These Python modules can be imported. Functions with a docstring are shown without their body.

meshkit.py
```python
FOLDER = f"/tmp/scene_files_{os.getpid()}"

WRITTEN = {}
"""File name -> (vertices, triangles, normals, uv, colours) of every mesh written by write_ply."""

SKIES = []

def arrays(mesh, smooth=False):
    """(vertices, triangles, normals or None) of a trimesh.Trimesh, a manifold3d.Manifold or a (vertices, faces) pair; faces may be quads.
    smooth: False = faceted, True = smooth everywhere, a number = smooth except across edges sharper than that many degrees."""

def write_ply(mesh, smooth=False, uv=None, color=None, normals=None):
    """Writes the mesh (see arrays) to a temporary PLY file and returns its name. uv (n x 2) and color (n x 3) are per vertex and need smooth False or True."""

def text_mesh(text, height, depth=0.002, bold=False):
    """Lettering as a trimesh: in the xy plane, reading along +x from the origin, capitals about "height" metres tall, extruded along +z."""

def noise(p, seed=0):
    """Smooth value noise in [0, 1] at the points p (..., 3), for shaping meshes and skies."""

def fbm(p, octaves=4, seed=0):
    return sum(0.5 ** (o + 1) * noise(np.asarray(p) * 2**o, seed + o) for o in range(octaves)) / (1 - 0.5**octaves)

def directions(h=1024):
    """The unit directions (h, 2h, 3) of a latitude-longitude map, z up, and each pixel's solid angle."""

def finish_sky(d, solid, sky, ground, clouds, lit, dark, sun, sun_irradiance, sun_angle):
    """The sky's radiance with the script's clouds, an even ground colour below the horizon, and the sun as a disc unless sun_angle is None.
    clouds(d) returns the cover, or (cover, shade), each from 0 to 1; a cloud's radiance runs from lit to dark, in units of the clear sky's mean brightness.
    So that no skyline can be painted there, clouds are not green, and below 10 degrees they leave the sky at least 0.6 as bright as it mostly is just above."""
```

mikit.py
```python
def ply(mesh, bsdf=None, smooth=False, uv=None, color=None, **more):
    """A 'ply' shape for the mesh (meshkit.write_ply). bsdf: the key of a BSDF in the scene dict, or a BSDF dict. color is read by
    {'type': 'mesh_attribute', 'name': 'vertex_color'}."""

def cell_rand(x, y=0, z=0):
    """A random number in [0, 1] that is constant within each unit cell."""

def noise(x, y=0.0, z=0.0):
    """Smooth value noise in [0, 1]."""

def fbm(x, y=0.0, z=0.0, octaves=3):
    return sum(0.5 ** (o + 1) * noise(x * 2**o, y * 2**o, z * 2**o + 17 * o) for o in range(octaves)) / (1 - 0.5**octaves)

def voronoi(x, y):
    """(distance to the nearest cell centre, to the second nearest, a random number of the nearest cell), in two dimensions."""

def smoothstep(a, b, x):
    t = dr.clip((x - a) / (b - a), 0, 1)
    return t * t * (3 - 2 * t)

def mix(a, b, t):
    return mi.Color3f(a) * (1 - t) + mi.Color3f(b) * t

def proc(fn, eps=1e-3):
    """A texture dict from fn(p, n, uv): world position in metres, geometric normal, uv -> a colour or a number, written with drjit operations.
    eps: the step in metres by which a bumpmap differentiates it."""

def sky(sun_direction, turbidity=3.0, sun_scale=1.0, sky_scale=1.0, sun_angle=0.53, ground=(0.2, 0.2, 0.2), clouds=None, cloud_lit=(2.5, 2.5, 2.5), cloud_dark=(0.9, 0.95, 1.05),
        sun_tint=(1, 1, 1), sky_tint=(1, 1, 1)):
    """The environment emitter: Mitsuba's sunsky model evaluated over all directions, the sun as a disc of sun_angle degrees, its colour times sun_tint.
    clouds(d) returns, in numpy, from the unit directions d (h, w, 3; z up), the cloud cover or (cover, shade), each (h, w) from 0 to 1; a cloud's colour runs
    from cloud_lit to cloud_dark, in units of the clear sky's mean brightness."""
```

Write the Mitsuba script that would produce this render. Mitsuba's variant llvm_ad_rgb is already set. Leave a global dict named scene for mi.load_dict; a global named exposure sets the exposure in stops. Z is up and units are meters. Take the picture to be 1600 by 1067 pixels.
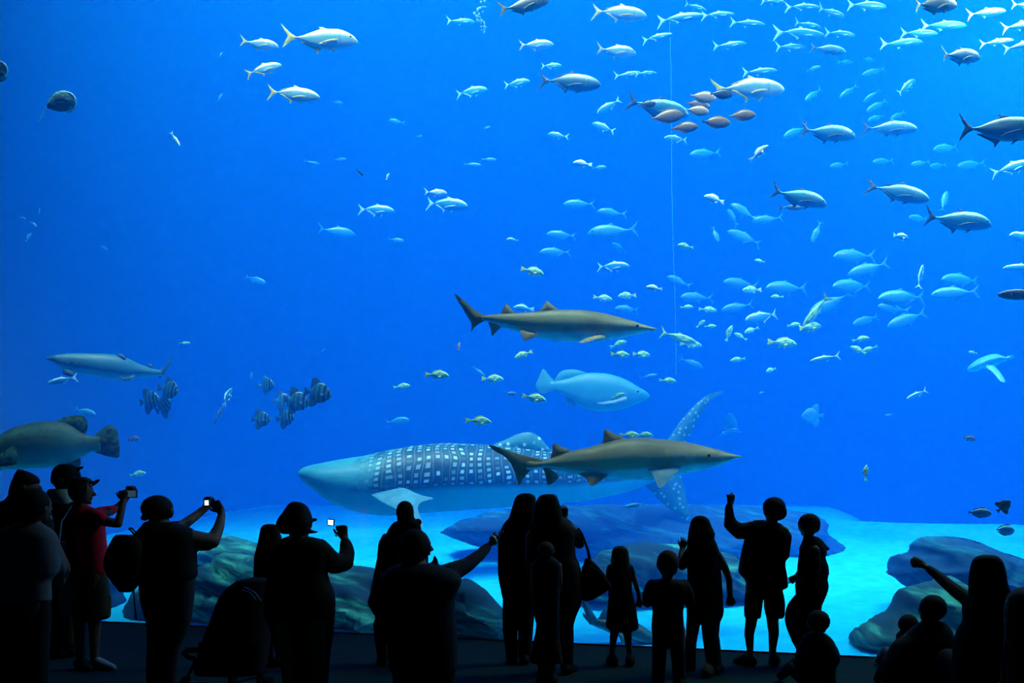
import math, random
import numpy as np, trimesh, manifold3d, mitsuba as mi, mikit, meshkit, drjit as dr
from scipy.interpolate import PchipInterpolator
from scipy.spatial import Delaunay
from shapely.geometry import Polygon, Point
import shapely
T = mi.ScalarTransform4f
scene, labels = {}, {}

# ------------------------------------------------------------------ camera
F, EYE, HORIZON = 1386.0, 1.55, 787.0          # focal length in pixels, eye height, image row of the horizon
scene['camera'] = {'type': 'perspective', 'fov': 2 * math.degrees(math.atan(800 / F)), 'fov_axis': 'x', 'near_clip': 0.05, 'far_clip': 200.0,
                   'principal_point_offset_y': (533.5 - HORIZON) / 1067,
                   'to_world': T().look_at(origin=[0, 0, EYE], target=[0, 10, EYE], up=[0, 0, 1])}
exposure = 0.17
# ------------------------------------------------------------------ water and light
WIN = T().translate([0, 10.05, 0]).rotate([0, 0, 1], -16.69)    # window frame: x along the pane, y into the tank
WATER_TOP = 13.35
scene['tank_water'] = mikit.ply(trimesh.creation.box(bounds=[[-30, 0.03, -1.5], [38, 45, WATER_TOP]]), {'type': 'null'}, to_world=WIN,
    interior={'type': 'homogeneous', 'albedo': {'type': 'rgb', 'value': [0.003, 0.255, 0.94]}, 'sigma_t': {'type': 'rgb', 'value': [0.088] * 3}, 'phase': {'type': 'hg', 'g': 0.0}})
labels['tank_water'] = {'label': 'clear deep blue water filling the huge aquarium tank', 'kind': 'stuff'}


def unseen_lamp(key, x0, y0, x1, y1, z, rad, weight, label):
    W = WIN @ T().translate([0, -10.05, 0]) if key == 'unseen_ceiling_lamp' else T()
    m = trimesh.creation.box(extents=[x1 - x0 + .3, y1 - y0 + .3, .1])
    scene[key + '__housing'] = mikit.ply(m, 'black_paint', to_world=W @ T().translate([(x0 + x1) / 2, (y0 + y1) / 2, z + .06]))
    scene[key + '__diffuser'] = {'type': 'rectangle', 'to_world': W @ T().translate([(x0 + x1) / 2, (y0 + y1) / 2, z]).rotate([1, 0, 0], 180).scale([(x1 - x0) / 2, (y1 - y0) / 2, 1]),
        'bsdf': {'type': 'ref', 'id': 'black_paint'}, 'emitter': {'type': 'area', 'sampling_weight': weight, 'radiance': {'type': 'rgb', 'value': rad}}}
    labels[key] = {'label': label, 'category': 'lamp'}


unseen_lamp('unseen_tank_lamp', -7.5, -3.0, 4.0, 13.0, 30.0, [58, 104, 79], 1.0, 'unseen large light panel high above, lighting the water and sand')  # out of view, placed to light the tank water and sand
unseen_lamp('unseen_tank_lamp_001', 6.2, 10.0, 9.2, 12.0, 9.4, [35, 62, 45], 0.5, 'unseen bright light panel brightening the upper right water of the tank')  # out of view, placed for the glow at the upper right
unseen_lamp('unseen_ceiling_lamp', -8.5, 9.1, -2.5, 9.8, 9.15, [.62, .44, .42], 0.3, 'unseen dim warm lamp strip in the ceiling, lighting the visitors on the left')  # out of view, placed to light the visitors on the left


def principled(rgb, rough=0.6, spec=0.3, **k):
    c = rgb if isinstance(rgb, dict) else {'type': 'rgb', 'value': list(rgb)}
    return {'type': 'twosided', 'bsdf': {'type': 'principled', 'base_color': c, 'roughness': rough, 'specular': spec, **k}}


def tone(a, b, scale, lo=.35, hi=.65, octaves=3):
    def fn(p, n, uv):
        return mikit.mix(a, b, mikit.smoothstep(lo, hi, mikit.fbm(p.x * scale, p.y * scale, p.z * scale, octaves)))
    return mikit.proc(fn)


scene['black_paint'] = {'type': 'diffuse', 'reflectance': {'type': 'rgb', 'value': [.012, .012, .014]}}
# sand: pale, the cyan tint of the water put into its colour, fine ripples
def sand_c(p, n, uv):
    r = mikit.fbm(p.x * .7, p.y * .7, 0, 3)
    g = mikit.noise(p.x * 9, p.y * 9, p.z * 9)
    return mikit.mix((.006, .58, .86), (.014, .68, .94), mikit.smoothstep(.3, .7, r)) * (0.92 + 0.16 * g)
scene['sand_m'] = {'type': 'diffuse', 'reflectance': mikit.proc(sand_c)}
def rock_c(dark, mid, lit, k):  # shaded blue and lit green painted as streaks along the strata
    def fn(p, n, uv):
        w = .5 * mikit.fbm(p.x * 1.1, p.y * 1.1, p.z * 1.1, 3)
        a = mikit.fbm(p.x * .9 + 3, p.y * .9, (p.z + .35 * p.x + w) * 3.2, 4)
        b = mikit.fbm(p.x * 3.0, p.y * 3.0, (p.z + .3 * p.x + w) * 14, 3)
        c = mikit.mix(dark, mid, mikit.smoothstep(.38, .62, a))
        c = mikit.mix(c, lit, k * mikit.smoothstep(.50, .70, b) * mikit.smoothstep(.42, .60, a))
        return mikit.mix(c, dark, .8 * mikit.smoothstep(.46, .36, b))
    return mikit.proc(fn)
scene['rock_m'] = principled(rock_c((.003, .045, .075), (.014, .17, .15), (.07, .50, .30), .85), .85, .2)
scene['hazed_rock_m'] = principled(rock_c((.001, .05, .13), (.003, .085, .17), (.006, .16, .22), .85), .85, .2)  # water haze painted into the rock colour, bluer and flatter
scene['tank_wall_m'] = principled((.03, .12, .25), .8, .1)
scene['carpet_m'] = principled(tone((.008, .024, .026), (.011, .032, .034), 60), .95, .05)
scene['room_m'] = principled((.02, .02, .025), .9, .1)
scene['pane_m'] = {'type': 'thindielectric', 'int_ior': 1.49}
# ------------------------------------------------------------------ helpers
COUNT = {}


def key_of(name):
    n = COUNT.get(name, 0)
    COUNT[name] = n + 1
    return name if n == 0 else f'{name}_{n:03d}'


def part_key(root, name):
    k, n = f'{root}__{name}', 0
    while k in scene or any(q.startswith(k + '__') for q in ()):
        n += 1
        k = f'{root}__{name}_{n:03d}'
    return k


def tag(key, label, cat=None, group=None, kind=None):
    d = {'label': label}
    if cat: d['category'] = cat
    if group: d['group'] = group
    if kind: d['kind'] = kind
    labels[key] = d


def at(px, py, Y):
    return np.array([(px - 800) / F * Y, Y, EYE - (py - HORIZON) / F * Y])


def put(key, mesh, bsdf, smooth=35, **k):
    scene[key] = mikit.ply(mesh, bsdf, smooth, **k)
    return key


def out(m):
    if m.volume < 0: m.invert()
    return m


def loft_x(stations, Y, n=44, m=22, flip=False, p=1.0):
    """Animal body from stations (column, top row, bottom row, half width in pixels, depth offset in m): a closed tube with uv (nose to tail, belly to back)."""
    s = np.array([list(q) + [0] * (5 - len(q)) for q in stations], float)
    s = s[np.argsort(s[:, 0])]
    t = (s[:, 0] - s[0, 0]) / (s[-1, 0] - s[0, 0])
    tt = (1 - np.cos(np.linspace(0, math.pi, n))) / 2
    f = PchipInterpolator(t, s)(tt)
    th = np.arange(m) * 2 * math.pi / m
    c, sn = np.cos(th), np.sin(th)
    c = np.sign(c) * np.abs(c) ** p
    sn = np.sign(sn) * np.abs(sn) ** p
    k = Y / F
    V, UV = [], []
    for i in range(n):
        x, yt, yb, w, dy = f[i]
        mid, h = (yt + yb) / 2, (yb - yt) / 2
        V.append(np.stack([np.full(m, (x - 800) * k), Y + dy + w * k * c, EYE - (mid - HORIZON - h * sn) * k], 1))
        u = tt[i] if flip else 1 - tt[i]
        UV.append(np.stack([np.full(m, u), (1 + sn) / 2], 1))
    V, UV = np.vstack(V), np.vstack(UV)
    Fc = []
    for i in range(n - 1):
        for j in range(m):
            a, b = i * m + j, i * m + (j + 1) % m
            Fc += [[a, b, b + m], [a, b + m, a + m]]
    for i, s_ in ((0, 1), (n - 1, -1)):
        V = np.vstack([V, V[i * m:(i + 1) * m].mean(0)]); UV = np.vstack([UV, [UV[i * m, 0], .5]])
        q = len(V) - 1
        for j in range(m):
            a, b = i * m + j, i * m + (j + 1) % m
            Fc.append([q, b, a] if s_ > 0 else [q, a, b])
    Fc = np.array(Fc)
    tm = trimesh.Trimesh(V, Fc, process=False)
    if tm.volume < 0: Fc = Fc[:, ::-1]
    return trimesh.Trimesh(V, Fc, process=False), UV


def curve(pts, closed=True, n=6):
    """Smoothed outline through the points (Catmull-Rom)."""
    P = np.array(pts, float)
    N = len(P)
    o = []
    for i in range(N):
        a, b, c, d = P[(i - 1) % N], P[i], P[(i + 1) % N], P[(i + 2) % N]
        for t in np.arange(n) / n:
            o.append(.5 * ((2 * b) + (-a + c) * t + (2 * a - 5 * b + 4 * c - d) * t * t + (-a + 3 * b - 3 * c + d) * t ** 3))
    return np.array(o)


def pillow(poly, step, thick, power=.5, reach=None):
    """A lens-like solid over a flat polygon (x, z): thickness grows from the rim inwards. Returns (points, faces, rim distance) with y = -/+ thickness."""
    poly = Polygon(poly).buffer(0)
    if poly.geom_type != 'Polygon': poly = max(poly.geoms, key=lambda g: g.area)
    step = min(step, poly.area ** .5 / 6)
    ring = np.array(poly.exterior.segmentize(step).coords)[:-1]
    x0, y0, x1, y1 = poly.bounds
    gx, gy = np.meshgrid(np.arange(x0, x1, step), np.arange(y0, y1, step))
    gx = gx + (np.arange(gx.shape[0]) % 2)[:, None] * step / 2
    g = np.stack([gx.ravel(), gy.ravel()], 1)
    inner = poly.buffer(-step * .6)
    g = g[shapely.contains_xy(inner, g[:, 0], g[:, 1])] if not inner.is_empty else g[:0]
    P = np.vstack([ring, g])
    tri = Delaunay(P).simplices
    cen = P[tri].mean(1)
    tri = tri[shapely.contains_xy(poly, cen[:, 0], cen[:, 1])]
    d = shapely.distance(poly.exterior, shapely.points(P))
    d[:len(ring)] = 0
    reach = reach or d.max()
    h = thick * np.clip(d / reach, 0, 1) ** power
    nr, n = len(ring), len(P)
    front = np.stack([P[:, 0], -h, P[:, 1]], 1)
    back = np.stack([P[:, 0], h, P[:, 1]], 1)[nr:]
    idx = np.concatenate([np.arange(nr), np.arange(n, n + n - nr)])
    return np.vstack([front, back]), np.vstack([tri, idx[tri][:, ::-1]]), np.concatenate([d, d[nr:]])


def fin(outline, Y, thick=.02, base=None, lean=0.0, dy=0.0, smooth_n=4, step=5):
    """A fin from its outline in pixels at depth Y: a thin lens-shaped solid, leaning towards the viewer away from the base row."""
    pts = curve(outline, n=smooth_n) if smooth_n > 1 else np.array(outline, float)
    v, f, _ = pillow(pts, step, thick, .6)
    k = Y / F
    depth = Y + dy + v[:, 1] - (lean * (v[:, 2] - base) * k if base is not None else 0)
    V = np.stack([(v[:, 0] - 800) * k, depth, EYE - (v[:, 2] - HORIZON) * k], 1)
    m = trimesh.Trimesh(V, f, process=False)
    return out(m)


def mani(m):
    return manifold3d.Manifold(manifold3d.Mesh(vert_properties=np.asarray(m.vertices, np.float32), tri_verts=np.asarray(m.faces, np.uint32)))


def tri(man):
    q = man.to_mesh()
    return trimesh.Trimesh(np.array(q.vert_properties[:, :3], float), np.array(q.tri_verts), process=False)


# ------------------------------------------------------------------ setting: viewing room and tank
def win_box(x0, y0, z0, x1, y1, z1):
    m = trimesh.creation.box(bounds=[[x0, y0, z0], [x1, y1, z1]])
    m.apply_transform(np.array(WIN.matrix, float).reshape(4, 4))
    return m


def struct(key, mesh, bsdf, label, smooth=False):
    put(key, mesh, bsdf, smooth)
    tag(key, label, kind='structure')


struct('floor', win_box(-12, -14.5, -.3, 10, -.02, 0), 'carpet_m', 'dark grey carpet floor of the viewing hall')
struct('window_1', win_box(-12, -.015, 0, 10, .015, 9.2), 'pane_m', 'giant clear acrylic viewing window of the aquarium')
struct('trim_1', win_box(-12, -.07, -.05, 10, -.02, .012), 'room_m', 'thin dark sill strip along the foot of the window')
struct('wall_left', win_box(-12.3, -14.5, -.3, -12, 0, 9.5), 'room_m', 'dark left wall of the viewing hall')
struct('wall_right', win_box(10, -14.5, -.3, 10.3, 0, 9.5), 'room_m', 'dark right wall of the viewing hall')
struct('wall_back', win_box(-12, -14.8, -.3, 10, -14.5, 9.5), 'room_m', 'dark back wall of the viewing hall')
struct('wall_front', win_box(-12, -.3, 9.2, 10, 0, 9.5), 'room_m', 'dark strip of wall above the viewing window')
struct('ceiling', win_box(-12, -14.8, 9.5, 10, 0, 9.8), 'room_m', 'dark ceiling of the viewing hall')
ang = np.linspace(math.pi, 0, 61)                                   # tank wall with an added vault, drawn in to darken the left
ca, sa = np.cos(ang), np.sin(ang)
prof = [(1, 1, -1), (1, 1, 1), (1, 1, 3)] + [(.74 + .26 * math.cos(q), .22 + .78 * math.cos(q) ** .9 if q < 1.57 else .20, 3 + 9.2 * math.sin(q)) for q in np.linspace(.08, math.pi / 2, 22)]
wv, wf, npf = [], [], len(prof)
for o_ in (0, .4):
    wv += [np.array([4 + ((27.5 if c > 0 else 16.5) * rx + o_) * np.sign(c) * abs(c) ** .7, .1 + (39 * rd + o_) * abs(q) ** .7, z + o_]) for rx, rd, z in prof for c, q in zip(ca, sa)]
grid = lambda o_, i, j: o_ * npf * 61 + i * 61 + j
for i in range(npf - 1):
    for j in range(60):
        wf += [[grid(0, i, j), grid(0, i, j + 1), grid(0, i + 1, j + 1)], [grid(0, i, j), grid(0, i + 1, j + 1), grid(0, i + 1, j)]]
        wf += [[grid(1, i, j), grid(1, i + 1, j + 1), grid(1, i, j + 1)], [grid(1, i, j), grid(1, i + 1, j), grid(1, i + 1, j + 1)]]
wallm = trimesh.Trimesh(np.array(wv), np.array(wf), process=False)
wallm.apply_transform(np.array(WIN.matrix, float).reshape(4, 4))
struct('wall_added_vault', wallm, 'tank_wall_m', 'curved blue tank wall with an added vault, drawn in to darken the left', True)


def sand_z(x, d):
    """Height of the sand over window coordinates: rises away from the pane, a ledge on the right."""
    s = np.clip((x - 4.0) / 3.5, 0, 1); s = s * s * (3 - 2 * s)
    up = 0.105 * np.minimum(d, 11.0 + 3.2 * (1 - s)) - 0.012
    e = np.clip((d - 11.0) / 1.3, 0, 1); e = e * e * (3 - 2 * e)
    up = up - .13 * np.exp(-d / 2.0)
    z = up * (1 - s * e) + s * e * (-.4)
    return z


nx, ny = 220, 130
gx, gd = np.meshgrid(np.linspace(-23, 31, nx), np.concatenate([np.linspace(.04, 14, 95), np.linspace(14.4, 39, ny - 95)]))
gz = sand_z(gx, gd) + .10 * (meshkit.fbm(np.stack([gx * .35, gd * .35, gx * 0], -1), 3, 5) - .5) * np.clip(gd / 3, 0, 1) + .012 * np.sin(gd * 14 + 3 * meshkit.fbm(np.stack([gx * .8, gd * .8, gx * 0], -1), 3, 9))
ii, jj = np.meshgrid(np.arange(ny - 1), np.arange(nx - 1), indexing='ij')
q0 = (ii * nx + jj).ravel()
sf = np.vstack([np.stack([q0, q0 + 1, q0 + nx + 1], 1), np.stack([q0, q0 + nx + 1, q0 + nx], 1)])
sm = trimesh.Trimesh(np.stack([gx.ravel(), gd.ravel(), gz.ravel()], 1), sf, process=False)
sm.apply_transform(np.array(WIN.matrix, float).reshape(4, 4))
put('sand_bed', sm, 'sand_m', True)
tag('sand_bed', 'pale bright sand covering the floor of the tank', kind='structure')


def rock(outline, Y, thick, label, seed, rough=.16, step=7, group=None, mat='rock_m', along=None):
    """A boulder from its outline: inflated to its own thickness and broken up by layered noise."""
    k = Y / F
    pts = np.array(outline, float)
    v, f, d = pillow(pts, step, thick / k, .5, reach=None)
    base = np.full(len(v), Y) if along is None else 10.05 / (1 + .2998 * (v[:, 0] - 800) / F) + along      # 'along' keeps this far behind the pane
    kk = base / F
    V = np.stack([(v[:, 0] - 800) * kk, base + v[:, 1] * k, EYE - (v[:, 2] - HORIZON) * kk], 1)
    m = trimesh.Trimesh(V, f, process=False)
    out(m)
    nrm = m.vertex_normals
    strata = np.abs(((V[:, 2] + .3 * V[:, 0] + .35 * meshkit.fbm(V * .9, 3, seed + 3)) * 3.6) % 1 - .5)
    amp = (meshkit.fbm(V * 1.6, 4, seed) - .5) * 2 * rough * 1.6 + (strata - .25) * rough * 1.0 + (meshkit.fbm(V * 6, 3, seed + 8) - .5) * rough * .9
    w = np.clip(d * k / (thick * .35 + 1e-6), .12, 1)
    m.vertices = V + nrm * (amp * w)[:, None]
    key = key_of('boulder')
    put(key, m, mat, 40)
    tag(key, label, 'rock', group)
    return key


rock([(120, 905), (140, 888), (168, 884), (184, 889), (193, 906), (187, 922), (196, 938), (196, 952), (172, 965), (120, 965)], 13.2, .5, 'small haze-blue boulder on the sand behind the red-shirted visitor', 1, .08, 5, mat='hazed_rock_m')
rock([(300, 990), (305, 870), (322, 848), (337, 836), (362, 836), (400, 848), (440, 866), (480, 880), (500, 920), (500, 990)], 14.3, .8, 'far rounded reef rock with a pale top behind the man photographing and the stroller', 2, .12, 6)
rock([(192, 985), (194, 955), (206, 924), (220, 918), (255, 900), (300, 884), (332, 878), (338, 867), (352, 860), (400, 870), (450, 880), (500, 886), (547, 884), (572, 885), (598, 888), (640, 915), (660, 960), (668, 1030), (600, 1032), (400, 1010), (250, 995)], 11.8, .78, 'long green-brown reef rock lying against the window foot on the left', 3, .2, 6, along=1.3)
rock([(668, 1010), (690, 950), (706, 912), (727, 903), (738, 907), (760, 922), (777, 940), (790, 955), (800, 975), (805, 1010), (786, 1008), (755, 998), (715, 992)], 10.75, .55, 'sloping dark boulder beside the pointing visitor in the middle', 4, .14, 5)
rock([(687, 832), (720, 812), (760, 800), (800, 795), (870, 789), (930, 788), (985, 790), (1030, 788), (1100, 788), (1200, 794), (1270, 802), (1290, 812), (1286, 830), (1308, 846), (1330, 862), (1318, 872), (1323, 893), (1260, 900), (1100, 912), (960, 912), (860, 890), (800, 866), (740, 852)], 16.3, 1.3, 'wide haze-blue reef ledge on the sand under the whale shark', 5, .16, 8, mat='hazed_rock_m')
rock([(880, 925), (905, 890), (940, 862), (1000, 846), (1080, 850), (1150, 866), (1185, 900), (1190, 955), (1120, 968), (1060, 966), (1000, 952), (940, 948), (905, 945)], 12.3, .7, 'green reef rock behind the line of children', 6, .2, 6)
rock([(1386, 897), (1397, 888), (1399, 871), (1404, 865), (1421, 866), (1431, 859), (1430, 851), (1438, 843), (1448, 836), (1473, 837), (1507, 842), (1532, 848), (1559, 859), (1600, 873), (1680, 885), (1720, 920), (1720, 990), (1600, 985), (1480, 950), (1424, 918), (1408, 907)], 11.0, .8, 'upper boulder of the rock pile on the right with a split left face', 7, .16, 6, mat='hazed_rock_m')
rock([(1327, 1002), (1340, 980), (1377, 960), (1386, 955), (1398, 940), (1404, 919), (1424, 915), (1448, 909), (1472, 899), (1487, 899), (1505, 915), (1600, 935), (1680, 950), (1690, 1045), (1500, 1045), (1420, 1040), (1375, 1030), (1345, 1016)], 9.75, .6, 'lower boulder of the rock pile on the right resting by the window', 8, .16, 6)

# ------------------------------------------------------------------ big animals
def two_tone(back, side, belly, lo=.30, hi=.45, spots=0.0, dark=(.1, .1, .08), sc=9.0):
    def fn(p, n, uv):
        v = uv.y
        w = mikit.fbm(uv.x * 14, uv.y * 5, 0, 3) - .5
        c = mikit.mix(belly, side, mikit.smoothstep(lo, hi, v + .12 * w))
        c = mikit.mix(c, back, mikit.smoothstep(.45, .95, v + .1 * w))
        if spots:
            c = mikit.mix(c, dark, spots * mikit.smoothstep(.55, .72, mikit.fbm(p.x * sc, p.y * sc, p.z * sc, 3)))
        return c
    return mikit.proc(fn)


scene['sand_shark_m'] = principled(two_tone((.15, .125, .05), (.50, .46, .22), (.30, .75, .75), .16, .30, .3, (.10, .07, .03), 3.0), .5, .35)
scene['sand_shark_fin_m'] = principled(tone((.26, .20, .085), (.42, .33, .15), 5), .55, .3)
scene['blue_shark_m'] = principled(two_tone((.008, .11, .14), (.012, .13, .17), (.06, .34, .38), .18, .32), .5, .35)
scene['blue_shark_fin_m'] = principled((.008, .06, .09), .55, .3)
def whale_c(p, n, uv):
    u, v = uv.x, uv.y
    base = mikit.mix((.015, .36, .44), (.001, .065, .10), mikit.smoothstep(.27, .40, v))
    head = 1 - mikit.smoothstep(.13, .25, u + .10 * (mikit.fbm(u * 40, v * 14, 0, 3) - .5))
    base = mikit.mix(base, (.025, .34, .40), head)
    ang = dr.asin(dr.clip(2 * v - 1, -1, 1))
    gu, gv = u * 44 + .8 * mikit.noise(u * 20, ang * 2), ang * 5.6 + 1.2 * mikit.noise(u * 9, ang * 1.5) - 3 * u
    d1, d2, r = mikit.voronoi(gu, gv)
    cu, cv = dr.floor(gu), dr.floor(gv)
    fx, fy = gu - cu - .5, gv - cv - .5
    rr = mikit.cell_rand(cu, cv, 5)
    dist = dr.maximum(dr.abs(fx) * (1.0 + .4 * rr), dr.abs(fy) * 1.0)
    spot = (1 - mikit.smoothstep(.20, .32, dist)) * mikit.smoothstep(.15, .35, rr)
    line = (1 - mikit.smoothstep(.03, .10, dr.abs(dr.abs(fx) - .5) * 1.0)) * .10
    field = mikit.smoothstep(.36, .44, v) * mikit.smoothstep(.14, .24, u)
    far = 1 - mikit.smoothstep(.18, .30, u)
    dots = (1 - mikit.smoothstep(.18, .30, d1)) * far * mikit.smoothstep(.40, .5, v) * .5
    m = dr.minimum(1, spot * (.25 + .75 * rr * rr) + line) * field
    c = mikit.mix(base, (.55, .95, .95), dr.clip(m, 0, 1))
    return mikit.mix(c, (.10, .33, .38), dr.clip(dots * .7, 0, 1))
scene['whale_shark_m'] = principled(mikit.proc(whale_c), .5, .3)
def whale_fin_c(p, n, uv):
    d1, d2, r = mikit.voronoi(p.x * 10, p.z * 10)
    s = (1 - mikit.smoothstep(.16, .30, d1)) * mikit.smoothstep(.25, .4, r)
    return mikit.mix(mikit.mix((.006, .09, .12), (.015, .17, .19), mikit.fbm(p.x * 3, p.z * 3, 0, 3)), (.36, .68, .66), .3 * s)
scene['whale_fin_m'] = principled(mikit.proc(whale_fin_c), .5, .3)
def whale_dorsal_c(p, n, uv):
    d1, d2, r = mikit.voronoi(p.x * 8, p.z * 8)
    return mikit.mix(mikit.mix((.008, .13, .17), (.02, .26, .30), mikit.fbm(p.x * 3, p.z * 3, 0, 3)), (.6, .9, .9), .85 * (1 - mikit.smoothstep(.14, .30, d1)) * mikit.smoothstep(.15, .3, r))
scene['whale_dorsal_m'] = principled(mikit.proc(whale_dorsal_c), .5, .3)
scene['whale_pale_m'] = principled(tone((.03, .25, .36), (.05, .33, .42), 8), .55, .3)
scene['eye_m'] = principled((.01, .012, .015), .15, .6)
scene['gill_m'] = principled((.06, .06, .05), .8, .1)
def grouper_c(p, n, uv):
    a = mikit.fbm(p.x * 5, p.y * 5, p.z * 5, 4)
    c = mikit.mix((.06, .18, .13), (.035, .13, .10), mikit.smoothstep(.35, .65, a))
    s = mikit.smoothstep(.56, .66, mikit.fbm(p.x * 22, p.y * 22, p.z * 22, 2))
    c = mikit.mix(c, (.06, .09, .09), .45 * s)
    c = mikit.mix((.10, .36, .28), c, mikit.smoothstep(.12, .62, uv.y))
    return mikit.mix(c, (.015, .028, .022), .7 * mikit.smoothstep(.75, 1.0, uv.y))
scene['grouper_m'] = principled(mikit.proc(grouper_c), .6, .3)
scene['grouper_fin_m'] = principled(tone((.02, .08, .065), (.07, .20, .15), 12), .6, .3)
scene['pale_grouper_m'] = principled(two_tone((.02, .24, .30), (.012, .28, .38), (.05, .40, .46), .2, .5), .5, .35)
scene['pale_grouper_fin_m'] = principled((.03, .30, .36), .55, .3)


def eye(root, px, py, Y, r, name='eye'):
    m = trimesh.creation.icosphere(subdivisions=2, radius=r)
    m.apply_translation(at(px, py, Y))
    put(part_key(root, name), m, 'eye_m', True)


def gills(root, cols, y0, y1, Y, slant=3):
    for c in cols:                                    # gill slits: thin dark raised folds
        k = Y / F
        pts = [at(c + slant * (t - .5), y0 + (y1 - y0) * t, Y) for t in np.linspace(0, 1, 6)]
        parts = [manifold3d.Manifold.sphere(.32 * k, 8).translate(list(map(float, p))) for p in pts]
        m = manifold3d.Manifold.batch_boolean([manifold3d.Manifold.batch_hull([parts[i], parts[i + 1]]) for i in range(5)], manifold3d.OpType.Add)
        put(part_key(root, 'gill_slit'), tri(m), 'gill_m', 40)


def animal(name, label, cat, stations, Y, body_m, fins, fin_m, facing_left=False, p=1.0, n=56, group=None):
    key = key_of(name)
    mesh, uv = loft_x(stations, Y, n, 26, flip=facing_left, p=p)
    put(f'{key}__body', mesh, body_m, True, uv=uv)
    for f in fins:
        nm, outline, o = f
        o = dict(o); mat = o.pop('m', fin_m)
        put(part_key(key, nm), fin(outline, Y, **o), mat, 50)
    tag(key, label, cat, group)
    return key


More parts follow.
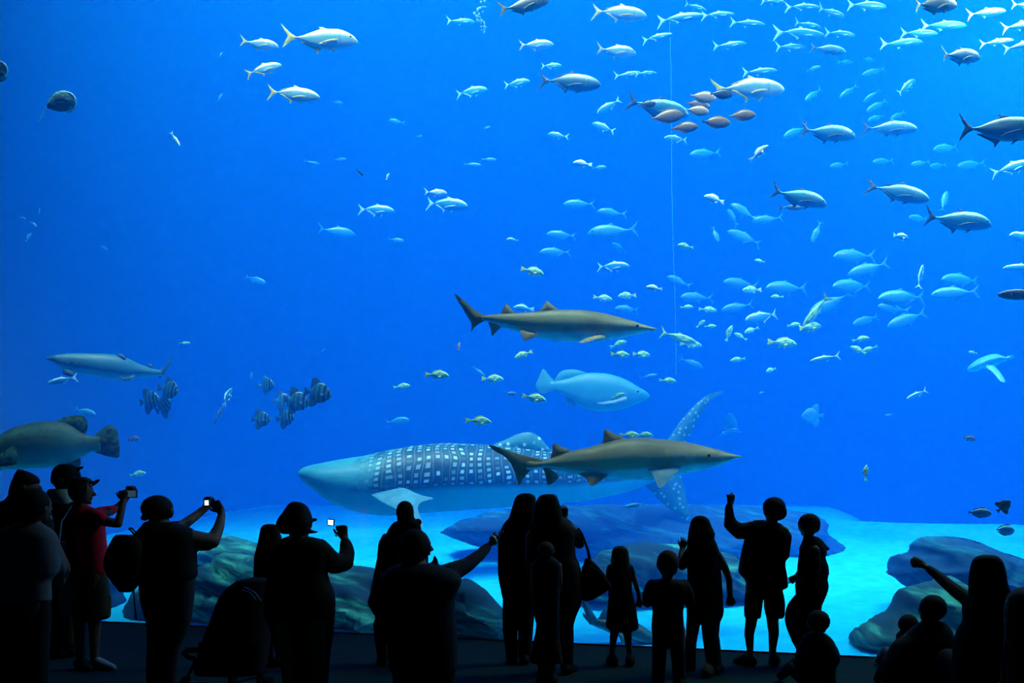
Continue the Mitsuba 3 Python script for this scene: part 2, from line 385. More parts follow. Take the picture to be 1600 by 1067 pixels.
# the sand tiger shark in the middle of the water
Y = 11.0
k1 = animal('sand_tiger_shark', 'grey sand tiger shark swimming right in open water above the big pale grouper', 'shark',
    [(752, 494, 500, 2.5), (765, 492, 504, 5), (783, 490.5, 511, 8), (800, 489.5, 516, 11), (825, 488, 524, 15), (850, 486, 530, 18), (876, 484, 533.5, 20), (905, 484.5, 534, 20), (935, 488, 533, 19), (965, 495, 529, 17), (990, 502, 524, 14), (1008, 508, 520, 9), (1020, 511.5, 517.5, 5), (1027, 513.5, 515.5, 1.5)], Y, 'sand_shark_m',
    [('tail_fin', [(757, 493), (742, 484), (726, 470), (711, 459), (713, 466), (722, 480), (730, 494), (737, 506), (736, 518), (742, 511), (750, 505), (758, 500)], dict(thick=.022)),
     ('dorsal_fin', [(843, 489), (847, 481), (855, 470.5), (862, 476), (872, 483), (880, 489)], dict(thick=.025)),
     ('dorsal_fin', [(783, 494), (786, 482), (791, 474.5), (797, 480), (804, 490), (800, 496)], dict(thick=.02)),
     ('anal_fin', [(764, 502), (767, 515), (769, 525), (775, 519), (784, 510), (779, 505)], dict(thick=.02)),
     ('pelvic_fin', [(813, 516), (815, 526), (819, 536), (830, 532), (841, 526), (834, 521)], dict(thick=.02, base=520, lean=.5, dy=-.1)),
     ('pectoral_fin', [(938, 524), (926, 528), (912, 534), (902, 541), (914, 541), (928, 535), (944, 530)], dict(thick=.025, base=526, lean=1.2, dy=-.12))], 'sand_shark_fin_m')
eye(k1, 996, 509, Y - .11, .018); gills(k1, (952, 956, 960, 964), 506, 514, Y - .205)
# the sand tiger shark in front of the whale shark
Y = 10.5
k2 = animal('sand_tiger_shark', 'large brown sand tiger shark passing in front of the spotted whale shark', 'shark',
    [(822, 719, 734, 3), (837, 721, 733, 6), (850, 719, 731, 8), (872, 712, 736, 12), (895, 704, 742, 17), (920, 698.5, 745, 21), (945, 692, 748, 25), (975, 685.5, 750, 28), (1005, 684, 750, 29), (1030, 686, 748, 28), (1060, 689, 742, 25), (1090, 694.5, 736, 20), (1115, 700.5, 730, 15), (1138, 707, 722, 9), (1150, 710.5, 716.5, 5), (1158, 712.5, 714.5, 1.5)], Y, 'sand_shark_m',
    [('tail_fin', [(848, 719), (828, 714), (800, 706), (776, 698), (764, 695.5), (772, 704), (788, 713), (800, 727), (806, 742), (811, 758), (818, 748), (829, 735), (848, 730)], dict(thick=.02)),
     ('dorsal_fin', [(942, 698), (943, 684), (945, 671.5), (953, 673), (965, 680), (980, 688), (970, 694)], dict(thick=.025)),
     ('dorsal_fin', [(862, 718), (863, 704), (865, 692), (876, 697), (893, 705), (886, 712)], dict(thick=.022)),
     ('anal_fin', [(848, 728), (852, 740), (856, 757), (865, 754), (873, 746), (868, 738)], dict(thick=.02)),
     ('pelvic_fin', [(904, 740), (914, 748), (922, 760), (936, 752), (948, 741), (928, 738)], dict(thick=.02, base=741, lean=.5, dy=-.12)),
     ('pectoral_fin', [(1008, 731), (1015, 742), (1019, 754), (1023, 763), (1034, 756), (1048, 742), (1062, 727), (1035, 728)], dict(thick=.022, base=729, lean=.7, dy=-.16, m='shark_belly_m'))], 'sand_shark_fin_m')
scene['shark_belly_m'] = principled(tone((.12, .28, .32), (.16, .34, .38), 8), .5, .3)
eye(k2, 1108, 712, Y - .155, .02); gills(k2, (1050, 1055, 1060, 1065, 1069), 711, 721, Y - .232)
# the shark on the left
Y = 14.6
k3 = animal('blue_grey_shark', 'hazy blue-grey shark with dark fins swimming left above the striped fish', 'shark',
    [(98, 567, 569, 1.5, -.5), (104, 563, 572, 5, -.45), (112, 560, 578, 9, -.4), (125, 557, 585, 13, -.3), (150, 554.5, 589.5, 17, -.15), (175, 553.5, 594, 18, 0), (195, 558, 593, 16, .12), (212, 566, 587, 12, .25), (228, 571, 584, 8, .35), (238, 573, 582, 5, .42)], Y, 'blue_shark_m',
    [('tail_fin', [(232, 571), (240, 569), (247, 560), (254, 551.5), (252, 560), (246, 570), (238, 582), (233, 584)], dict(thick=.02, dy=.42)),
     ('dorsal_fin', [(181, 557), (186, 552), (194, 555), (197, 562), (190, 562)], dict(thick=.02)),
     ('dorsal_fin', [(217, 569), (221, 564), (226, 565), (226, 572)], dict(thick=.018, dy=.3)),
     ('pelvic_fin', [(190, 589), (200, 590), (212, 586), (210, 593), (204, 596), (194, 595)], dict(thick=.02, base=588, lean=.6, dy=-.05)),
     ('pectoral_fin', [(122, 582), (135, 588), (134, 594), (124, 592), (118, 588)], dict(thick=.02, base=584, lean=.3, dy=-.42))], 'blue_shark_fin_m', facing_left=True)
eye(k3, 113, 567, Y - .50, .02)
# whale shark
Y = 14.3
k4 = animal('whale_shark', 'huge spotted whale shark gliding left just above the sand', 'shark',
    [(478.5, 739, 744, 3, -.5), (482, 735, 750, 14, -.5), (495, 729, 763, 30, -.45), (512, 725, 776, 42, -.4), (537, 719.5, 791, 52, -.3), (575, 712.5, 803, 58, -.2), (612, 703, 806, 60, -.1), (650, 696.5, 803, 60, 0), (700, 692.5, 799, 58, 0), (750, 693.5, 796, 55, .1), (800, 697, 792, 50, .2), (850, 700, 789, 45, .3), (900, 703, 785, 39, .4), (950, 705, 777, 32, .6), (1000, 704, 765, 24, .8), (1035, 698, 752, 16, 1.0), (1060, 694, 742, 10, 1.1), (1080, 692, 735, 6, 1.2)], Y, 'whale_shark_m',
    [('dorsal_fin', [(765, 702), (772, 693), (785, 688), (797, 682.5), (812, 676), (828, 674), (838, 677.5), (846, 684), (856, 696), (862, 706), (835, 712), (800, 708)], dict(thick=.07, dy=.15, m='whale_dorsal_m')),
     ('tail_fin', [(1044, 700), (1057, 685), (1068, 670), (1080, 653), (1092, 638), (1105, 624), (1118, 612), (1132, 603), (1146, 598.5), (1155.5, 597), (1150, 603), (1138, 609), (1128, 620), (1118, 636), (1108, 655), (1099, 672), (1090, 690), (1078, 722), (1086, 745), (1091, 768), (1096, 792), (1101, 816), (1088, 812), (1070, 800), (1050, 783), (1036, 768), (1026, 757), (1035, 735)], dict(thick=.08, dy=1.1)),
     ('pectoral_fin', [(592, 772), (606, 766), (620, 762), (640, 763.5), (662, 773), (684, 779), (668, 784), (663, 792), (667, 804), (674, 818), (664, 819), (650, 808), (636, 797), (617, 788), (602, 780)], dict(thick=.05, base=768, lean=1.1, dy=-.68, m='whale_pale_m'))], 'whale_fin_m', facing_left=True, n=80)
eye(k4, 499, 752, Y - .78, .022)
# big grouper cut by the left edge
Y = 12.9
k5 = animal('goliath_grouper', 'big mottled grey-green grouper cut off by the left edge above the visitors', 'fish',
    [(-85, 702, 716, 4), (-75, 692, 726, 14), (-50, 684, 736, 26), (-25, 683, 737, 32), (0, 682, 735, 36), (25, 669, 733, 36), (50, 661.5, 732, 34), (75, 658, 730.5, 31), (100, 660, 726, 26), (118, 668, 720, 20), (132, 678, 712, 13), (147, 681.5, 705.5, 8), (158, 681, 706, 5)], Y, 'grouper_m',
    [('dorsal_fin', [(60, 664), (75, 660), (88, 657), (100, 652), (112, 649.5), (125, 649), (133, 652), (137, 660), (136, 672), (128, 679), (105, 670)], dict(thick=.03)),
     ('tail_fin', [(146, 684), (152, 677), (161, 669), (170, 664), (178, 666), (184, 675), (186.5, 690), (187, 704), (185, 715), (174, 714), (162, 711), (147, 704)], dict(thick=.03)),
     ('anal_fin', [(95, 722), (112, 716), (124, 710), (126, 718), (125.5, 728), (116, 736), (104, 738), (94, 732)], dict(thick=.03)),
     ('pectoral_fin', [(5, 728), (18, 716), (32, 706), (45, 699), (49, 712), (50, 724), (38, 729), (20, 730)], dict(thick=.03, base=715, lean=0, dy=-.36))], 'grouper_fin_m', p=.9, facing_left=True)
eye(k5, -48, 698, Y - .22, .03)
# pale grouper in mid water
Y = 14.8
k6 = animal('pale_grouper', 'large pale blue grouper with a rounded dorsal fin swimming right below the central shark', 'fish',
    [(860, 597, 612, 3), (872, 595, 614, 6), (887, 591.5, 622, 10), (905, 586, 634, 14), (925, 582.5, 641, 17), (945, 583.5, 643, 18.5), (965, 588, 641, 19), (985, 597, 635, 17), (1000, 606, 629, 12), (1010, 612, 624.5, 7), (1015, 617, 621, 2)], Y, 'pale_grouper_m',
    [('dorsal_fin', [(866, 598), (869, 590), (876, 580.5), (890, 577), (905, 578.5), (918, 583), (912, 589), (890, 596)], dict(thick=.025)),
     ('tail_fin', [(869, 598), (861, 590), (850, 576.5), (845, 582), (841, 592), (837, 602), (841, 610), (848, 615), (858, 612), (867, 610)], dict(thick=.02)),
     ('anal_fin', [(885, 618), (895, 622), (900, 632), (893, 636), (884, 630)], dict(thick=.02)),
     ('pectoral_fin', [(975, 622), (960, 627), (944, 630), (930, 632), (945, 634), (962, 631), (976, 627)], dict(thick=.015, base=622, lean=.3, dy=-.2, m='shark_belly_m'))], 'pale_grouper_fin_m', p=.9)
eye(k6, 996, 612, Y - .135, .022)
# shark resting low over the sand behind the little girl
Y = 10.2
k7 = animal('blue_shark', 'smooth blue-grey shark lying low on the sand behind the little girl in the dress', 'shark',
    [(912, 958, 964, 3, .1), (922, 965, 975, 4, .05), (945, 967, 985, 8), (965, 966, 994, 12), (987, 969, 1001, 15), (1003, 977, 1005, 16), (1016, 986, 1008, 15), (1030, 994, 1010, 11), (1042, 1001, 1010, 5)], Y, 'blue_shark_m',
    [('tail_fin', [(922, 976), (916, 962), (911, 948), (908, 938), (917, 942), (923, 952), (932, 967)], dict(thick=.02)),
     ('dorsal_fin', [(934, 972), (938, 960), (946, 949), (951, 955), (950, 972)], dict(thick=.02)),
     ('pectoral_fin', [(966, 988), (974, 990), (975, 1001), (969, 1002)], dict(thick=.02, base=990, lean=.4, dy=-.1))], 'blue_shark_m')
eye(k7, 1026, 999, Y - .07, .015)

# ------------------------------------------------------------------ schooling fish, built once per kind in unit length (nose at +x) and placed one by one
def fish_body(st, n=22, m=14, bend=0.0):
    """Unit-length body from (x, top z, bottom z, half width)."""
    s = np.array(st, float)
    t = (s[:, 0] - s[0, 0]) / (s[-1, 0] - s[0, 0])
    tt = (1 - np.cos(np.linspace(0, math.pi, n))) / 2
    f = PchipInterpolator(t, s)(tt)
    th = np.arange(m) * 2 * math.pi / m
    V, UV = [], []
    for i in range(n):
        x, a, b, w = f[i]
        V.append(np.stack([np.full(m, x), w * np.cos(th) + bend * (x - .1) ** 2 * (-1 if x > .1 else 1), (a + b) / 2 + (a - b) / 2 * np.sin(th)], 1))
        UV.append(np.stack([np.full(m, .5 - x), (1 + np.sin(th)) / 2], 1))
    V += [V[0].mean(0, keepdims=True), V[-1].mean(0, keepdims=True)]
    UV += [UV[0].mean(0, keepdims=True), UV[-1].mean(0, keepdims=True)]
    V, UV = np.vstack(V), np.vstack(UV)
    Fc = []
    for i in range(n - 1):
        for j in range(m):
            a, b = i * m + j, i * m + (j + 1) % m
            Fc += [[a, b, b + m], [a, b + m, a + m]]
    for j in range(m):
        Fc += [[n * m, (j + 1) % m, j], [n * m + 1, (n - 1) * m + j, (n - 1) * m + (j + 1) % m]]
    Fc = np.array(Fc)
    tm = trimesh.Trimesh(V, Fc, process=False)
    return trimesh.Trimesh(V, Fc[:, ::-1] if tm.volume < 0 else Fc, process=False), UV


def unit_fin(outline, thick=.012, y=0.0, splay=0.0, bend=0.0, n=3):
    v, f, _ = pillow(curve(outline, n=n), .035, thick, .6)
    z0 = np.array(outline)[:, 1].max()
    y_ = v[:, 1] + y + splay * (z0 - v[:, 2]) + bend * (v[:, 0] - .1) ** 2
    return out(trimesh.Trimesh(np.stack([v[:, 0], y_, v[:, 2]], 1), f, process=False))


def fish_tex(back, side, belly, u_mark=None, mark=(0, 0, 0), lo=.25, hi=.5, b0=.62, b1=.9):
    def fn(p, n, uv):
        w = .10 * (mikit.fbm(uv.x * 16, uv.y * 6, 0, 2) - .5)
        c = mikit.mix(belly, side, mikit.smoothstep(lo, hi, uv.y + w))
        c = mikit.mix(c, back, mikit.smoothstep(b0, b1, uv.y + w))
        g = (1 - mikit.smoothstep(.006, .014, dr.abs(uv.x - .235 - .03 * dr.square(uv.y * 2 - 1)))) * mikit.smoothstep(.15, .3, uv.y) * (1 - mikit.smoothstep(.7, .85, uv.y))
        return mikit.mix(c, (.1, .14, .15), .55 * g)
    return mikit.proc(fn)


def band_tex(p, n, uv):
    u = uv.x + .03 * dr.square(uv.y * 2 - 1)
    b = mikit.smoothstep(.035, .02, dr.abs(u - .13)) + mikit.smoothstep(.05, .032, dr.abs(u - .27)) + mikit.smoothstep(.05, .03, dr.abs(u - .46)) * .55 + mikit.smoothstep(.06, .03, dr.abs(u - .63)) * .5
    return mikit.mix((.016, .14, .18), (.002, .014, .024), dr.clip(b, 0, 1))


def green_tex(p, n, uv):
    a = mikit.fbm(uv.x * 13, uv.y * 5, 0, 3)
    c = mikit.mix((.22, .62, .34), (.03, .26, .13), mikit.smoothstep(.38, .62, a))
    c = mikit.mix(c, (.50, .62, .14), mikit.smoothstep(.72, .92, uv.y) * .8)
    return mikit.mix(c, (.30, .68, .55), 1 - mikit.smoothstep(.12, .35, uv.y))


FM = {  # body material, fin material; bright backs are light from above painted in
    'silver': (fish_tex((.80, .78, .62), (.12, .26, .26), (.24, .44, .48), b0=.60, b1=.80), (.45, .34, .08)),
    'steel': (fish_tex((.22, .27, .22), (.008, .07, .09), (.010, .10, .15), b0=.72, b1=.92), (.012, .02, .03)),
    'dark': (fish_tex((.16, .10, .04), (.05, .045, .02), (.04, .07, .06)), (.12, .08, .02)),
    'teal': (fish_tex((.22, .54, .50), (.006, .11, .16), (.008, .16, .24), b0=.66, b1=.9), (.004, .02, .035)),
    'pale': (fish_tex((.60, .80, .76), (.010, .20, .32), (.012, .21, .34), b0=.68, b1=.9), (.30, .55, .56)),
    'white': (fish_tex((.90, .90, .84), (.34, .54, .54), (.10, .36, .42)), (.70, .74, .62)),
    'hazy': (fish_tex((.03, .30, .40), (.005, .19, .32), (.010, .22, .36)), (.006, .17, .29)),  # water haze painted in, sides close to the water colour
    'green': (mikit.proc(green_tex), (.45, .56, .10)),
    'banded': (mikit.proc(band_tex), (.01, .07, .11)),
    'brown': (fish_tex((.20, .10, .03), (.16, .075, .02), (.10, .06, .03)), (.14, .06, .015)),
    'pinkish': (fish_tex((.50, .30, .17), (.34, .21, .12), (.30, .22, .15)), (.32, .20, .11)),
    'black': (fish_tex((.012, .016, .02), (.010, .014, .02), (.015, .02, .03)), (.010, .012, .016)),
    'orange': (fish_tex((.75, .28, .16), (.80, .40, .28), (.85, .60, .50)), (.7, .2, .1)),
}
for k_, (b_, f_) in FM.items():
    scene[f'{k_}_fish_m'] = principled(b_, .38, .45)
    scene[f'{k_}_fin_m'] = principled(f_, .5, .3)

JACK = [(-.335, .014, -.014, .010), (-.30, .016, -.016, .013), (-.24, .034, -.036, .022), (-.14, .080, -.086, .042), (-.02, .122, -.128, .060), (.10, .143, -.140, .070), (.22, .142, -.132, .072), (.33, .120, -.112, .065), (.42, .078, -.084, .050), (.47, .036, -.058, .032), (.50, -.006, -.032, .010)]
SLIM = [(-.34, .012, -.012, .009), (-.28, .020, -.020, .014), (-.15, .060, -.060, .036), (0, .092, -.092, .052), (.15, .104, -.104, .060), (.30, .090, -.092, .056), (.41, .060, -.066, .042), (.47, .030, -.042, .025), (.50, -.002, -.018, .008)]
SNAP = [(-.30, .028, -.028, .014), (-.22, .048, -.050, .024), (-.10, .108, -.094, .048), (.05, .165, -.128, .066), (.18, .175, -.132, .072), (.30, .142, -.118, .068), (.40, .090, -.090, .055), (.47, .030, -.058, .034), (.50, -.012, -.034, .010)]
SPADE = [(-.33, .045, -.045, .014), (-.26, .10, -.10, .026), (-.14, .28, -.28, .048), (0, .37, -.36, .062), (.14, .375, -.35, .066), (.28, .30, -.28, .060), (.39, .18, -.18, .048), (.46, .075, -.10, .030), (.50, .0, -.04, .010)]
LEAF = [(-.44, .012, -.012, .008), (-.34, .055, -.055, .022), (-.18, .135, -.140, .045), (0, .190, -.195, .062), (.18, .200, -.205, .070), (.32, .165, -.175, .066), (.42, .105, -.120, .050), (.48, .045, -.065, .028), (.50, .0, -.03, .010)]
FORK = [(-.325, .018), (-.38, .050), (-.44, .105), (-.50, .165), (-.485, .120), (-.455, .060), (-.425, .008), (-.455, -.055), (-.485, -.120), (-.50, -.165), (-.44, -.105), (-.38, -.050), (-.325, -.018)]
FAN = [(-.29, .030), (-.36, .065), (-.44, .095), (-.50, .10), (-.485, .05), (-.475, 0), (-.485, -.05), (-.50, -.10), (-.44, -.095), (-.36, -.065), (-.29, -.030)]
KINDS = {
    'jack': (JACK, [('tail_fin', FORK, {}), ('dorsal_fin', [(.12, .13), (.05, .165), (-.02, .175), (.0, .145), (-.08, .115), (-.26, .04), (-.20, .04), (.0, .10)], {}), ('anal_fin', [(.0, -.12), (-.03, -.17), (-.06, -.20), (-.07, -.15), (-.16, -.095), (-.26, -.04), (-.20, -.04), (-.05, -.10)], {}),
             ('pectoral_fin', [(.22, -.03), (.14, -.035), (.05, -.062), (-.03, -.105), (.06, -.085), (.15, -.065), (.22, -.05)], dict(y=-.07, splay=-.25)), ('pelvic_fin', [(.20, -.12), (.16, -.16), (.11, -.185), (.13, -.155), (.15, -.125)], dict(y=-.02))], (.41, .012, .052, .013)),
    'slim': (SLIM, [('tail_fin', FORK, {}), ('dorsal_fin', [(.08, .09), (.03, .125), (-.02, .13), (-.02, .10), (-.15, .06), (-.26, .022), (-.1, .05)], {}), ('anal_fin', [(-.02, -.085), (-.05, -.125), (-.08, -.125), (-.10, -.085), (-.25, -.025), (-.12, -.05)], {}),
             ('pectoral_fin', [(.24, -.02), (.14, -.03), (.06, -.06), (.14, -.06), (.23, -.045)], dict(y=-.058, splay=-.25))], (.42, .010, .042, .012)),
    'snap': (SNAP, [('tail_fin', FAN, {}), ('dorsal_fin', [(.20, .165), (.14, .215), (.02, .205), (-.08, .175), (-.16, .14), (-.20, .085), (-.14, .08), (.0, .13)], {}), ('anal_fin', [(-.02, -.115), (-.06, -.17), (-.12, -.155), (-.17, -.09), (-.12, -.06)], {}),
             ('pectoral_fin', [(.20, -.03), (.13, -.02), (.07, -.06), (.09, -.11), (.17, -.08)], dict(y=-.07, splay=-.3)), ('pelvic_fin', [(.16, -.12), (.12, -.18), (.07, -.19), (.10, -.13)], dict(y=-.03))], (.40, .03, .052, .016)),
    'spade': (SPADE, [('tail_fin', [(-.31, .05), (-.40, .11), (-.50, .14), (-.475, 0), (-.50, -.14), (-.40, -.11), (-.31, -.05)], {}), ('dorsal_fin', [(.06, .34), (-.02, .46), (-.14, .53), (-.25, .50), (-.28, .36), (-.27, .12), (-.18, .16)], {}), ('anal_fin', [(.02, -.33), (-.04, -.45), (-.15, -.52), (-.25, -.48), (-.28, -.34), (-.27, -.12), (-.18, -.16)], {}),
              ('pectoral_fin', [(.22, -.04), (.14, .0), (.09, -.05), (.12, -.11), (.20, -.10)], dict(y=-.066, splay=-.3))], (.41, .05, .042, .018)),
    'leaf': (LEAF, [('tail_fin', [(-.40, .02), (-.46, .045), (-.50, .05), (-.49, 0), (-.50, -.05), (-.46, -.045), (-.40, -.02)], {}), ('dorsal_fin', [(.30, .16), (.18, .235), (0, .225), (-.2, .16), (-.36, .07), (-.2, .10), (0, .16)], {}), ('anal_fin', [(.18, -.19), (0, -.23), (-.2, -.165), (-.36, -.07), (-.2, -.10), (0, -.16)], {})], (.40, .03, .05, .016)),
}
CACHE = {}


def kind_parts(kind, mat, bend):
    if (kind, mat, bend) not in CACHE:
        st, fins, ey = KINDS[kind]
        body, uv = fish_body(st, bend=bend)
        L = [('body', mikit.ply(body, f'{mat}_fish_m', True, uv=uv))]
        L += [(nm, mikit.ply(unit_fin(o, bend=bend if nm == 'tail_fin' else 0, **k), f'{mat}_fin_m', 50)) for nm, o, k in fins]
        e = trimesh.creation.icosphere(subdivisions=1, radius=ey[3])
        for s_ in (-1, 1):
            q = e.copy(); q.apply_translation([ey[0], s_ * (ey[2] - .006), ey[1]])
            L.append(('eye', mikit.ply(q, 'eye_m', True)))
        tail = next(o for nm, o, k in fins if nm == 'tail_fin')
        small = trimesh.util.concatenate([body] + [unit_fin(o, bend=bend if nm == 'tail_fin' else 0, **k) for nm, o, k in fins if nm in ('tail_fin', 'dorsal_fin', 'anal_fin')])
        uvs = np.full((len(small.vertices), 2), [.9, .6]); uvs[:len(uv)] = uv
        one = mikit.ply(small, f'{mat}_fish_m', True, uv=uvs)
        CACHE[kind, mat, bend] = (L, one)
    return CACHE[kind, mat, bend]


RNG = random.Random(7)


def pane_y(px): return 10.05 / (1 + .2998 * (px - 800) / F)


def fish(name, px, py, L, ang, Y, kind, mat, label, turn=None, group=None, roll=0.0, cat='fish'):
    """One fish: centre and length in pixels at depth Y; ang = nose up in degrees; L < 0 swims left; turn = degrees swung towards (+) or away from (-) the viewer."""
    key = key_of(name)
    left = L < 0
    Y = pane_y(px) + (1.3 + (Y - 12.2) if Y < 14 else min(8.5, 3.1 + (Y - 14) * 1.15))       # listed depths are for the left side, where the pane is farther
    t = RNG.uniform(-16, 16) if turn is None else turn
    size = abs(L) / F * Y / max(.35, math.cos(math.radians(t)))
    yaw = (180 + t) if left else -t
    pit = ang if left else -ang
    W = T().translate(list(map(float, at(px, py, Y)))).rotate([0, 1, 0], pit).rotate([0, 0, 1], yaw).rotate([1, 0, 0], roll).scale(size)
    parts, one = kind_parts(kind, mat, RNG.choice((-.35, 0.0, .35)))
    if abs(L) >= 30 and mat != 'hazy' or abs(L) >= 60:
        for nm, d in parts:
            if nm == 'eye' and abs(L) < 48: continue
            scene[part_key(key, nm)] = {**d, 'to_world': W}
    else:
        scene[key] = {**one, 'to_world': W}
    tag(key, label, cat, group)
    return key


